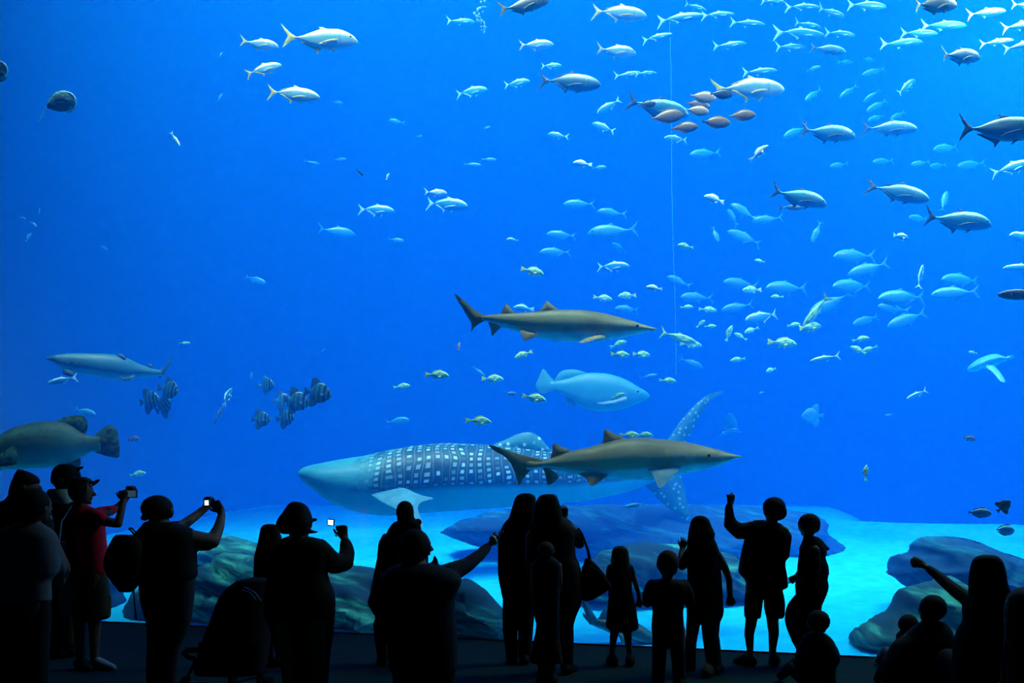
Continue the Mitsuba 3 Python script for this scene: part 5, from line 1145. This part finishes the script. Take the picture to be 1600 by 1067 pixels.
# 9 pointing visitor
Y = 6.6
tor = [(880, 626, 676, .7), (884, 616, 690), (888, 606, 706), (896, 598, 716), (908, 592, 722), (920, 596, 717), (938, 600, 711), (960, 600, 712), (985, 602, 714), (1005, 604, 715.5), (1030, 606, 715), (1048, 608, 714)]
person('stocky visitor in a dark shirt pointing right with an outstretched arm',
       [Hd(650, 853, 21, 26, Y, 60), Tb([(650, 868, 12), (652, 892, 17)], Y), Lf(tor, Y, .5, g=.92), Tb([(634, 1030, 24), (636, 1070, 15), (638, fl(Y) - 10, 9)], Y), Tb([(688, 1030, 24), (686, 1070, 15), (684, fl(Y) - 10, 9)], Y),
        Tb([(702, 896, 12, .03), (728, 885, 8, .15), (750, 868, 5.5, .3), (764, 853, 4.6, .42)], Y), Hn(763, 854, 1, -.68, Y, .42, .17, (5, 70, 75, 78), fwd=.5, turn=60), Tb([(606, 912, 13), (600, 960, 10, .1), (626, 980, 8, .3)], Y), Hn(626, 980, 1, 0, Y, .3)],
       [('shirt', cm('navy'), [Lf(tor, Y, .58), Tb([(700, 897, 17, .03), (728, 885, 12, .15), (748, 870, 9.5, .29), (758, 860, 8, .37)], Y), Tb([(608, 912, 15), (602, 958, 12, .09), (618, 976, 10, .24)], Y), Tb([(677, 884, 7), (681, 876, 3.5), (679, 870, 1.6)], Y)], 'dark long-sleeved shirt with a stand-up collar'),
        ('trousers', cm('black'), [Lf([(1035, 610, 713), (1067, 614, 710), (fl(Y) - 6, 620, 704)], Y, .45)]),
        ('hair', cm('hair'), [El(648, 850, 23, 25, 24, Y, -.02), El(636, 866, 14, 16, 14, Y, -.04), El(669, 856, 4.5, 12, 12, Y, .0)], 'dark hair'),
        ('shoe', cm('black'), [Sh(638, Y)]), ('shoe', cm('black'), [Sh(684, Y)])])
scene['bangle_m'] = principled((.30, .28, .14), .35, .5)
put(key_of('wristwatch'), fuse([Tb([(768, 845, 6.2, .4), (770, 850, 6.2, .42)], Y)], .02, 2), 'bangle_m', 50)
tag('wristwatch_001', 'dull yellowish wristwatch on the wrist of the pointing visitor', 'watch')
# 10 woman with long hair
Y = 8.6
tor = [(806, 800, 836, .7), (812, 792, 842), (826, 783, 846), (842, 779.5, 848), (858, 778.5, 848), (880, 779, 846), (888, 777.5, 846), (905, 779, 846), (920, 782, 842), (935, 785, 842)]
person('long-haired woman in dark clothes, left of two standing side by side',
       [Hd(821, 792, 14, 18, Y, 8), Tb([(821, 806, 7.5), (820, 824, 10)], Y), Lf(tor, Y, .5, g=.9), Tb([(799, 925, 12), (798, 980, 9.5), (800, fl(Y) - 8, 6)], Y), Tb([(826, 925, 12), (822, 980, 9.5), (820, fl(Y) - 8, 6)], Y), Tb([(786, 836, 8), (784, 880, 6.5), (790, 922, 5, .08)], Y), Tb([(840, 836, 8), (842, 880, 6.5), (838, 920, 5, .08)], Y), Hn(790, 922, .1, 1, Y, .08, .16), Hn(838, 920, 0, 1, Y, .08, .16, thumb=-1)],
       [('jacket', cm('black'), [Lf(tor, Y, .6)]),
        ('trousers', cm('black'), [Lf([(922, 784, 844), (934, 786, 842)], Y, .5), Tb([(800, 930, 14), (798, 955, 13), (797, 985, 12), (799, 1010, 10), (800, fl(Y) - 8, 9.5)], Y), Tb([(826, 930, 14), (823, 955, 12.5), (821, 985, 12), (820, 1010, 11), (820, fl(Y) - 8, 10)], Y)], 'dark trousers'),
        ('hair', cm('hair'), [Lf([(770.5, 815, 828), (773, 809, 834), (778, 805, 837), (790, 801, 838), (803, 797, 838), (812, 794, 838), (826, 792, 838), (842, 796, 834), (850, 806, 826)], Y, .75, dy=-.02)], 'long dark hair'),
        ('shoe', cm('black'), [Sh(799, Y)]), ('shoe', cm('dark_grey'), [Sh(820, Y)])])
# 11 woman with the handbag
Y = 8.1
tor = [(806, 838, 878, .7), (812, 832, 886), (822, 828, 896), (832, 827, 900), (850, 828, 899), (866, 828, 899), (880, 828, 905), (900, 829, 909), (925, 830, 910), (945, 831, 908), (960, 834, 901), (975, 838, 897)]
person('long-haired woman with a handbag, right of two women standing side by side',
       [Hd(856, 794, 15, 19, Y, -6), Tb([(856, 808, 8), (858, 828, 11)], Y), Lf(tor, Y, .5, g=.9), Tb([(850, 960, 14), (852, 1000, 10), (852, fl(Y) - 8, 6)], Y), Tb([(882, 960, 14), (884, 1000, 10), (886, fl(Y) - 8, 6)], Y), Tb([(894, 828, 9), (907, 848, 7, .05), (890, 822, 5, .22), (884, 808, 4.2, .25)], Y), Hn(885, 808, -.1, -1, Y, .25, .15), Tb([(830, 838, 9), (828, 880, 7), (832, 925, 5, .1)], Y), Hn(832, 925, 0, 1, Y, .1, .16)],
       [('blouse', cm('dark_grey'), [Lf(tor, Y, .6), Tb([(890, 832, 11), (901, 842, 11, .03), (906, 850, 8, .05)], Y), Tb([(905, 848, 8, .06), (896, 830, 8, .15), (889, 818, 6, .2)], Y)], 'dark blouse'),
        ('trousers', cm('black'), [Lf([(955, 836, 903), (965, 838, 899), (990, 840, 895.5)], Y, .5), Tb([(852, 975, 14), (852, 1005, 11), (852, fl(Y) - 8, 9)], Y), Tb([(881, 975, 15), (884, 1005, 12.5), (886, fl(Y) - 8, 10)], Y)]),
        ('hair', cm('hair'), [Lf([(772, 849, 866), (774, 844, 869), (780, 839, 872), (790, 836, 875), (802, 834, 878.5), (815, 833, 880), (830, 835, 880), (845, 840, 876), (852, 848, 868)], Y, .75, dy=-.02)], 'long dark hair'),
        ('shoe', cm('black'), [Sh(852, Y)]), ('shoe', cm('black'), [Sh(888, Y, .5, 1)])])
kh = key_of('handbag')
put(f'{kh}__bag', fuse([Lf([(872, 914, 921, .8), (880, 912, 930, .7), (890, 909, 939), (900, 907, 947), (908, 906, 951), (915, 906, 954), (922, 907, 950), (930, 908, 939), (936, 909, 929), (939, 910, 920)], Y, .25)], .03, 3), cm('black'), 50)
for o_ in (0, .05):
    put(part_key(kh, 'strap'), fuse([Tb([(904, 826, 1.4, -.02 + o_), (909, 833, 1.5, o_), (914, 846, 1.6, o_), (919, 860, 1.8, o_), (922, 876, 2.2, o_), (926, 890, 2.5, o_)], Y)], .03, 0), cm('black'), 40)
put(f'{kh}__flap', fuse([Tb([(922, 884, 2, -.10), (934, 893, 2.4, -.12), (944, 906, 2, -.1)], Y)], .02, 2), cm('navy'), 40)
tag(kh, 'black slouchy handbag hanging from the shoulder of the right long-haired woman', 'handbag')
# 12 child in front of them
Y = 7.6
tor = [(868, 846, 860, .8), (872, 838, 868), (880, 832, 876), (900, 832, 876), (930, 834, 874), (955, 838, 874), (975, 838, 874), (990, 836, 874), (1004, 833, 876), (1020, 829, 878), (1036, 828, 880)]
person('small child in a dark red-edged cape in front of the two long-haired women',
       [Hd(853, 860, 12, 14, Y, 0), Tb([(853, 868, 6), (853, 882, 8)], Y), Lf(tor, Y, .5, g=.85), Tb([(846, 1020, 8), (846, 1045, 6), (846, fl(Y) - 8, 5)], Y), Tb([(862, 1020, 8), (862, 1045, 6), (862, fl(Y) - 8, 5)], Y), Tb([(836, 884, 6), (834, 910, 5), (838, 935, 4, .06)], Y), Tb([(872, 884, 6), (874, 910, 5), (870, 935, 4, .06)], Y), Hn(838, 935, 0, 1, Y, .06, .12), Hn(870, 935, 0, 1, Y, .06, .12, thumb=-1)],
       [('cape', cm('navy'), [Lf(tor, Y, .6)], 'dark cape'), ('hair', cm('brown_hair'), [El(853, 859, 13.5, 13.5, 14, Y, -.012)], 'brown hair'),
        ('cape_edge', cm('maroon'), [Tb([(837, 1000, 1.0, -.12), (833, 1012, 1.1, -.12), (827, 1026, 1.1, -.10)], Y), Tb([(868, 998, 1.0, -.13), (871, 1012, 1.1, -.13), (876, 1034, 1.1, -.10)], Y)], 'thin red edging'),
        ('shoe', cm('black'), [Sh(846, Y, 0, 1, .18)]), ('shoe', cm('black'), [Sh(862, Y, 0, 1, .18)])])
# 13 little girl in the dress
Y = 8.5
tor = [(878, 960, 978, .8), (881, 955, 984), (886, 951, 987), (896, 950.5, 988), (912, 954, 987), (925, 953, 988), (936, 950.5, 991), (950, 949, 994), (965, 947.5, 996), (977, 946, 998), (982, 949, 998), (986, 953, 990)]
person('little girl in a knee-length dress standing alone at the glass',
       [Hd(969, 866, 12, 13.5, Y, -5), Tb([(969, 874, 5.5), (969, 886, 8)], Y), Lf(tor, Y, .55, g=.88), Tb([(962, 975, 8), (957.5, 1005, 5.2), (955, fl(Y) - 6, 3.6)], Y), Tb([(979, 975, 8), (982, 1005, 5.6), (985.5, fl(Y) - 6, 3.6)], Y),
        Tb([(984, 888, 5), (992, 908, 4.2), (998, 928, 3.4), (999, 938, 2.8)], Y), Hn(999, 936, -.1, 1, Y, 0, .125, (30, 35, 40, 45)), Tb([(954, 888, 5), (951, 908, 4.4, .06), (956, 925, 3.5, .14)], Y), Hn(956, 924, .5, 1, Y, .14, .12, thumb=-1)],
       [('dress', cm('black'), [Lf(tor, Y, .6), Tb([(984, 887, 6), (988, 897, 5)], Y), Tb([(954, 887, 6), (952, 897, 5.5, .02)], Y)], 'dark knee-length dress'),
        ('hair', cm('brown_hair'), [Lf([(853, 963, 975), (855, 959, 978), (860, 956, 981), (868, 955, 982.5), (878, 954, 983.5), (888, 954.5, 983), (900, 957, 981), (908, 961, 977)], Y, .8, dy=-.015)], 'long brown hair'),
        ('shoe', cm('black'), [Sh(956, Y, -.2, 1, .17, w=.034)]), ('shoe', cm('black'), [Sh(985, Y, .2, 1, .17, w=.034)])])
# 14 boy
Y = 7.4
tor = [(904, 1030, 1056, .7), (907, 1020, 1066), (912, 1015, 1073), (922, 1013, 1076), (940, 1017, 1071), (955, 1019.5, 1067.5), (970, 1018.5, 1068), (985, 1018, 1069), (990, 1020, 1068)]
person('small boy with a round head seen from behind, arms bent in front of him',
       [Hd(1043, 880, 15.5, 19, Y, 0), Tb([(1043, 894, 8), (1043, 912, 11)], Y), Lf(tor, Y, .5, g=.9), Tb([(1030, 985, 11), (1028, 1030, 8), (1027, fl(Y) - 8, 6)], Y), Tb([(1060, 985, 11), (1062, 1030, 8), (1062, fl(Y) - 8, 6)], Y),
        Tb([(1018, 916, 8), (1010, 940, 6.5, .03), (1024, 936, 5, .18)], Y), Tb([(1070, 916, 8), (1080, 940, 6.5, .03), (1064, 936, 5, .18)], Y), Hn(1023, 936, 1, -.2, Y, .18, .13), Hn(1065, 936, -1, -.2, Y, .18, .13, thumb=-1)],
       [('shirt', cm('black'), [Lf(tor, Y, .6), Tb([(1019, 915, 10.5), (1013, 930, 9.5, .01), (1013, 942, 8, .03)], Y), Tb([(1068, 915, 10.5), (1076, 930, 10, .01), (1078, 943, 8, .03)], Y)], 'dark T-shirt'),
        ('trousers', cm('navy'), [Lf([(980, 1019, 1069), (1000, 1019.5, 1069), (1010, 1020, 1069)], Y, .5), Tb([(1031, 1000, 12), (1030, 1030, 11), (1028, fl(Y) - 8, 10)], Y), Tb([(1057, 1000, 12), (1060, 1030, 11), (1062, fl(Y) - 8, 10)], Y)]),
        ('hair', cm('brown_hair'), [El(1043, 879, 17.5, 20.5, 18, Y, -.015), El(1043, 890, 14, 11, 13, Y, -.03)], 'rounded bowl-cut brown hair'),
        ('shoe', cm('black'), [Sh(1028, Y, 0, 1, .2)]), ('shoe', cm('black'), [Sh(1062, Y, 0, 1, .2)])])
# 15 girl with long hair and bent right arm
Y = 8.1
tor = [(848, 1082, 1112, .7), (852, 1075, 1118), (860, 1071, 1122), (872, 1072, 1124), (890, 1074, 1126), (905, 1074, 1127.5), (925, 1073, 1129), (945, 1073, 1130), (955, 1073, 1130), (965, 1074, 1128)]
person('girl with hair to the waist between the small boy and the boy in shorts',
       [Hd(1094, 826, 14, 17, Y, 10), Tb([(1095, 840, 7), (1096, 858, 10)], Y), Lf(tor, Y, .5, g=.9), Tb([(1085, 960, 12), (1084, 1005, 8, .1), (1082, fl(Y) - 8, 5)], Y), Tb([(1113, 960, 13), (1113, 1005, 9), (1116, fl(Y) - 8, 6)], Y),
        Tb([(1120, 866, 7), (1132, 885, 5.8), (1139.5, 906, 5.2), (1140, 922, 4.6), (1141, 932, 4)], Y), Hn(1141, 931, .0, 1, Y, 0, .15, (40, 42, 45, 50)), Tb([(1076, 866, 7), (1067, 886, 5.5, .05), (1069, 868, 4.5, .16), (1073, 858, 4, .2)], Y), Hn(1073, 859, .2, -1, Y, .2, .14)],
       [('top', cm('dark_grey'), [Lf(tor, Y, .55), Tb([(1118, 866, 8.5), (1129, 884, 7)], Y), Tb([(1076, 866, 9), (1068, 884, 7.5, .05)], Y)], 'loose top'),
        ('trousers', cm('denim'), [Lf([(950, 1073, 1131), (960, 1074, 1130), (970, 1075, 1126), (975, 1076, 1124)], Y, .5), Tb([(1084, 966, 11), (1083, 995, 9, .08), (1077, 1025, 7, .05), (1076, fl(Y) - 8, 7)], Y), Tb([(1110, 966, 15), (1110, 990, 13), (1114, 1020, 13), (1116, fl(Y) - 8, 11)], Y)], 'jeans'),
        ('hair', cm('hair'), [Lf([(805.5, 1088, 1098), (808, 1082, 1104), (816, 1078, 1108), (826, 1075.5, 1112), (834, 1074, 1116), (840, 1073.5, 1114), (850, 1072.5, 1119), (862, 1074, 1121.5), (880, 1078, 1118), (900, 1082, 1112), (912, 1088, 1106)], Y, .7, dy=-.035)], 'long dark hair to the waist'),
        ('shoe', cm('khaki'), [Sh(1100, Y, .2, .4, .2, -.15)]), ('shoe', cm('dark_grey'), [Sh(1120, Y, .5, 1, .22)])])
# 16 boy with the raised arm
Y = 8.5
tor = [(816, 1190, 1216, .8), (820, 1178, 1222), (825, 1170, 1229), (832, 1166, 1233.5), (845, 1163, 1235), (866, 1158, 1232), (880, 1155.5, 1226), (893, 1153.5, 1228), (898, 1157, 1229), (908, 1165, 1230), (917, 1167, 1231), (921, 1168, 1224)]
person('boy in shorts and a collared shirt raising his left arm with a finger up',
       [Hd(1209, 797, 15.5, 18.5, Y, -20), Tb([(1206, 810, 8.5), (1204, 826, 11)], Y), Lf(tor, Y, .5, g=.9), Tb([(1178, 915, 13), (1174, 970, 9), (1170.5, 990, 7.5), (1172, 1016, 5), (1172, fl(Y) - 6, 5)], Y), Tb([(1210, 915, 13), (1207, 970, 9), (1209, 990, 8), (1207, 1014, 5.5), (1207, fl(Y) - 6, 5)], Y),
        Tb([(1174, 828, 11), (1155, 832, 9.5), (1139, 820, 8), (1139, 802, 6.5), (1141, 786, 4.2)], Y), Hn(1141.5, 787, .05, -1, Y, 0, .165, (38, 80, 84, 86), thumb=-1, turn=20), Tb([(1228, 838, 9), (1229, 868, 7.5, .06), (1212, 856, 5.5, .2)], Y), Hn(1213, 857, -1, -.2, Y, .2)],
       [('shirt', cm('black'), [Lf(tor, Y, .58), Tb([(1176, 827, 13), (1156, 830.5, 12.5), (1142, 820, 10.5), (1139.5, 806, 7.5), (1139, 792, 6)], Y), Tb([(1224, 840, 11), (1227, 862, 9.5, .04), (1226, 871, 8, .06)], Y)], 'dark long shirt'),
        ('collar', cm('olive'), [Lf([(812, 1176, 1192), (816, 1174, 1194), (823, 1178, 1194)], Y, .8, dy=-.06), Lf([(822, 1214, 1224), (828, 1216, 1230), (834, 1222, 1231)], Y, .8, dy=-.05)], 'pale olive shoulder pieces'),
        ('shorts', cm('black'), [Lf([(910, 1167, 1229), (920, 1166, 1223), (930, 1165, 1223), (936, 1165, 1224)], Y, .5), Lf([(926, 1165, 1194), (945, 1163, 1191), (960, 1163, 1189), (966, 1165, 1188)], Y, .8), Lf([(926, 1194, 1223), (945, 1194, 1226), (958, 1196, 1226), (966, 1198, 1223)], Y, .8)], 'dark knee-length shorts'),
        ('hair', cm('hair'), [El(1209, 792, 17.5, 16, 18.5, Y, -.012), El(1216, 800, 12, 13, 12, Y, -.03)]),
        ('shoe', cm('black'), [Sh(1168, Y, -.5, .8, .22)]), ('shoe', cm('black'), [Sh(1210, Y, .4, .8, .22)])])
# 17 standing child with the hood, 18 child sitting in front
Y = 8.5
tor = [(838, 1257, 1275, .8), (843, 1255, 1280), (850, 1252, 1286), (858, 1250, 1290), (872, 1248, 1289), (882, 1247, 1293), (895, 1246, 1294.5), (904, 1245, 1292), (915, 1243, 1294), (925, 1244, 1292), (935, 1244, 1288), (945, 1244, 1284)]
person('child in a hooded jacket standing in profile right of the boy in shorts',
       [Hd(1263, 820, 15, 17, Y, -25), Tb([(1263, 832, 7.5), (1264, 848, 9)], Y), Lf(tor, Y, .6, g=.88), Tb([(1258, 940, 13), (1252, 985, 9), (1256, fl(Y) - 6, 5)], Y), Tb([(1272, 940, 13), (1268, 985, 9), (1270, fl(Y) - 6, 5)], Y), Tb([(1268, 858, 7, -.1), (1270, 888, 5.5, -.12), (1254, 904, 4.5, -.1)], Y), Hn(1255, 903, -1, .5, Y, -.1, .13, thumb=-1), Tb([(1262, 858, 7, .12), (1264, 888, 5.5, .14), (1250, 904, 4.5, .12)], Y), Hn(1251, 903, -1, .5, Y, .12, .13)],
       [('jacket', cm('black'), [Lf(tor, Y, .7), Tb([(1276, 846, 8), (1288, 855, 4.5), (1295, 857.5, 1.6)], Y), Tb([(1282, 852, 8), (1288, 866, 4)], Y), Tb([(1266, 862, 10, -.1), (1268, 886, 8, -.12), (1256, 901, 6, -.11)], Y), Tb([(1288, 890, 5), (1293, 896, 2.5)], Y)], 'dark hooded jacket'),
        ('trousers', cm('black'), [Lf([(926, 1246, 1286), (934, 1239, 1286), (945, 1231, 1284), (956, 1227.5, 1280), (968, 1226.5, 1276), (980, 1229, 1274), (992, 1233.5, 1272), (1005, 1239, 1272), (1017, 1245, 1272), (fl(Y) - 6, 1246, 1274)], Y, .5)], 'baggy dark trousers'),
        ('hair', cm('hair'), [El(1264, 817, 17, 15, 16.5, Y, -.01), El(1270, 822, 11, 12, 14, Y)]),
        ('shoe', cm('black'), [Sh(1254, Y, -1, .3, .18, -.06)]), ('shoe', cm('black'), [Sh(1266, Y, -1, .3, .18, .08)])])
Y = 7.3
zf = fl(Y)
tor = [(988, 1262, 1286, .8), (993, 1256, 1295), (1003, 1250, 1303), (1014, 1246, 1308), (1025, 1243, 1312), (1034, 1243, 1311), (1042, 1246, 1306), (1052, 1248, 1305), (1066, 1248, 1306), (zf - 6, 1246, 1308)]
person('small child sitting on the floor below the child in the hooded jacket',
       [Hd(1278, 972, 16, 17, Y, 60), Tb([(1277, 984, 8), (1277, 1000, 10)], Y), Lf(tor, Y, .55, g=.9), Tb([(1266, zf - 14, 12), (1250, zf - 30, 9, .25), (1246, zf - 7, 6, .45)], Y), Tb([(1292, zf - 14, 12), (1306, zf - 28, 9, .25), (1310, zf - 7, 6, .45)], Y), Tb([(1254, 1014, 8), (1250, 1038, 6.5, .08), (1262, 1046, 5, .2)], Y), Tb([(1300, 1014, 8), (1305, 1036, 6.5, .06), (1292, 1046, 5, .2)], Y), Hn(1262, 1046, 1, .3, Y, .2, .12), Hn(1292, 1046, -1, .3, Y, .2, .12, thumb=-1)],
       [('jacket', cm('navy'), [Lf(tor, Y, .62), Tb([(1302, 1018, 9), (1306, 1034, 7.5, .02)], Y)], 'dark blue jacket'), ('hair', cm('hair'), [El(1278, 970, 17.8, 17.5, 18, Y, -.01)]),
        ('trousers', cm('black'), [Tb([(1266, zf - 14, 13), (1250, zf - 30, 10, .25), (1246, zf - 9, 7, .45)], Y), Tb([(1292, zf - 14, 13), (1306, zf - 28, 10, .25), (1310, zf - 9, 7, .45)], Y)])])
# 19 boy sitting low and the hooded child at his shoulder
Y = 7.25
zf = fl(Y)
tor = [(970, 1442, 1474, .8), (975, 1434, 1480), (982, 1424, 1485), (992, 1414, 1489), (1004, 1398, 1491.5), (1020, 1388, 1492), (1040, 1377, 1492), (1050, 1377, 1492), (zf - 6, 1388, 1494)]
person('short-haired boy sitting on the floor in front of the right rocks',
       [Hd(1457, 951, 18.5, 20.5, Y, 15), Tb([(1456, 966, 10), (1454, 984, 14)], Y), Lf(tor, Y, .5, g=.9), Tb([(1424, zf - 16, 15), (1404, zf - 38, 11, .2), (1400, zf - 8, 7, .35)], Y), Tb([(1464, zf - 16, 15), (1484, zf - 38, 11, .2), (1486, zf - 8, 7, .35)], Y), Tb([(1420, 1000, 11), (1402, 1036, 9, .05), (1424, 1050, 7, .25)], Y), Tb([(1480, 1000, 11), (1484, 1036, 9, .05), (1464, 1050, 7, .25)], Y), Hn(1424, 1050, 1, .2, Y, .25, .14), Hn(1464, 1050, -1, .2, Y, .25, .14, thumb=-1)],
       [('shirt', cm('black'), [Lf(tor, Y, .58), Tb([(1408, 1012, 12), (1393, 1036, 11), (1384, 1046, 8.5)], Y)], 'dark shirt'), ('hair', cm('hair'), [El(1457, 949, 20, 20.5, 20.5, Y, -.015), El(1448, 962, 12, 12, 12, Y, -.03)]),
        ('trousers', cm('black'), [Tb([(1424, zf - 16, 16), (1404, zf - 38, 12, .2), (1400, zf - 10, 8, .35)], Y), Tb([(1464, zf - 16, 16), (1484, zf - 38, 12, .2), (1486, zf - 10, 8, .35)], Y)])])
Y = 8.15
zf = fl(Y)
tor = [(985, 1408, 1432, .8), (992, 1401, 1436), (1010, 1400, 1440), (1030, 1398, 1442), (zf - 6, 1398, 1444)]
person('smaller child in a dark hood sitting at the left shoulder of the sitting boy',
       [Hd(1418, 975, 12.5, 14, Y, 10), Tb([(1418, 986, 6.5), (1418, 998, 9)], Y), Lf(tor, Y, .55, g=.88), Tb([(1410, zf - 14, 10), (1402, zf - 26, 8, .25), (1402, zf - 7, 6, .42)], Y), Tb([(1432, zf - 14, 10), (1438, zf - 26, 8, .25), (1438, zf - 7, 6, .42)], Y), Tb([(1406, 1002, 7), (1402, 1020, 5.5, .06), (1414, 1030, 4.5, .2)], Y), Tb([(1434, 1002, 7), (1438, 1020, 5.5, .06), (1428, 1030, 4.5, .2)], Y), Hn(1414, 1030, 1, .2, Y, .2, .11), Hn(1428, 1030, -1, .2, Y, .2, .11, thumb=-1)],
       [('jacket', cm('black'), [Lf(tor, Y, .6), El(1418, 975, 15.5, 16, 15, Y, -.02)], 'dark hooded jacket')])
# 21 woman with long hair reaching out
Y = 6.6
zf = fl(Y)
tor = [(922, 1534, 1560, .7), (926, 1520, 1574), (932, 1512, 1586), (942, 1507, 1592), (955, 1505, 1596), (968, 1507, 1598), (976, 1503, 1600), (990, 1496, 1602), (1010, 1492, 1604), (1040, 1490, 1606), (1067, 1488, 1608), (zf - 8, 1486, 1610)]
person('woman with long dark hair crouching at the right, reaching her hand towards the glass',
       [Hd(1544, 892, 19, 22, Y, -25), Tb([(1544, 908, 10), (1546, 932, 14)], Y), Lf(tor, Y, .5, g=.92), Tb([(1524, 1060, 22), (1512, 1040, 15, .3), (1516, zf - 10, 9, .35)], Y), Tb([(1572, 1060, 22), (1584, 1040, 15, .3), (1580, zf - 10, 9, .35)], Y),
        Tb([(1520, 938, 9, .05), (1510, 924, 6.5, .2), (1501, 904, 5, .38), (1492, 890, 4.2, .5)], Y), Hn(1493, 890, -1, -.35, Y, .5, .165, (48, 55, 60, 66), thumb=-1, turn=25), Tb([(1586, 946, 12), (1594, 990, 10, .08), (1566, 1010, 8, .28)], Y), Hn(1566, 1010, -1, 0, Y, .28)],
       [('jacket', cm('black'), [Lf(tor, Y, .58), Tb([(1520, 940, 12, .04), (1510, 924, 10.5, .20), (1501, 904, 8, .38), (1496, 896, 6.5, .45)], Y), Tb([(1582, 946, 15), (1592, 988, 13, .07), (1574, 1006, 11, .22)], Y)], 'dark jacket'),
        ('trousers', cm('black'), [Tb([(1524, 1060, 24), (1512, 1040, 17, .3), (1516, zf - 12, 11, .35)], Y), Tb([(1572, 1060, 24), (1584, 1040, 17, .3), (1580, zf - 12, 11, .35)], Y)]),
        ('hair', cm('hair'), [Lf([(866.5, 1532, 1550), (869, 1525, 1557), (875, 1519, 1562), (885, 1516, 1566), (897, 1514, 1568.5), (910, 1513, 1570), (925, 1513, 1574), (940, 1518, 1574), (952, 1528, 1566)], Y, .7, dy=-.02)], 'long dark hair'),
        ('shoe', cm('black'), [Sh(1516, Y, 0, 1, .24, .3)]), ('shoe', cm('black'), [Sh(1580, Y, 0, 1, .24, .3)])])
# 22 dark figure cut by the right edge
Y = 5.9
zf = fl(Y)
tor = [(912, 1624, 1664, .7), (917, 1600, 1680), (924, 1584, 1694), (940, 1574, 1702), (970, 1572, 1706), (1020, 1574, 1704), (1080, 1576, 1702), (1120, 1578, 1700)]
person('dark-clothed figure cut off by the right edge of the picture',
       [Hd(1644, 884, 20, 25, Y, 0), Tb([(1644, 902, 11), (1644, 924, 16)], Y), Lf(tor, Y, .5, g=.9), Tb([(1612, 1100, 24), (1614, 1130, 15), (1614, zf - 8, 9)], Y), Tb([(1668, 1100, 24), (1668, 1130, 15), (1668, zf - 8, 9)], Y), Tb([(1584, 945, 13), (1580, 1000, 10), (1586, 1050, 8, .1)], Y), Tb([(1694, 945, 13), (1698, 1000, 10), (1692, 1050, 8, .1)], Y), Hn(1586, 1050, 0, 1, Y, .1), Hn(1692, 1050, 0, 1, Y, .1, thumb=-1)],
       [('coat', cm('black'), [Lf(tor, Y, .55), Tb([(1586, 945, 15), (1582, 1000, 12), (1586, 1046, 10, .08)], Y), Tb([(1692, 945, 15), (1696, 1000, 12), (1690, 1046, 10, .08)], Y)], 'dark coat'),
        ('trousers', cm('black'), [Tb([(1612, 1095, 26), (1614, 1130, 17), (1614, zf - 10, 11)], Y), Tb([(1668, 1095, 26), (1668, 1130, 17), (1668, zf - 10, 11)], Y)]), ('hair', cm('hair'), [El(1644, 880, 22, 25, 23, Y, -.02)])])
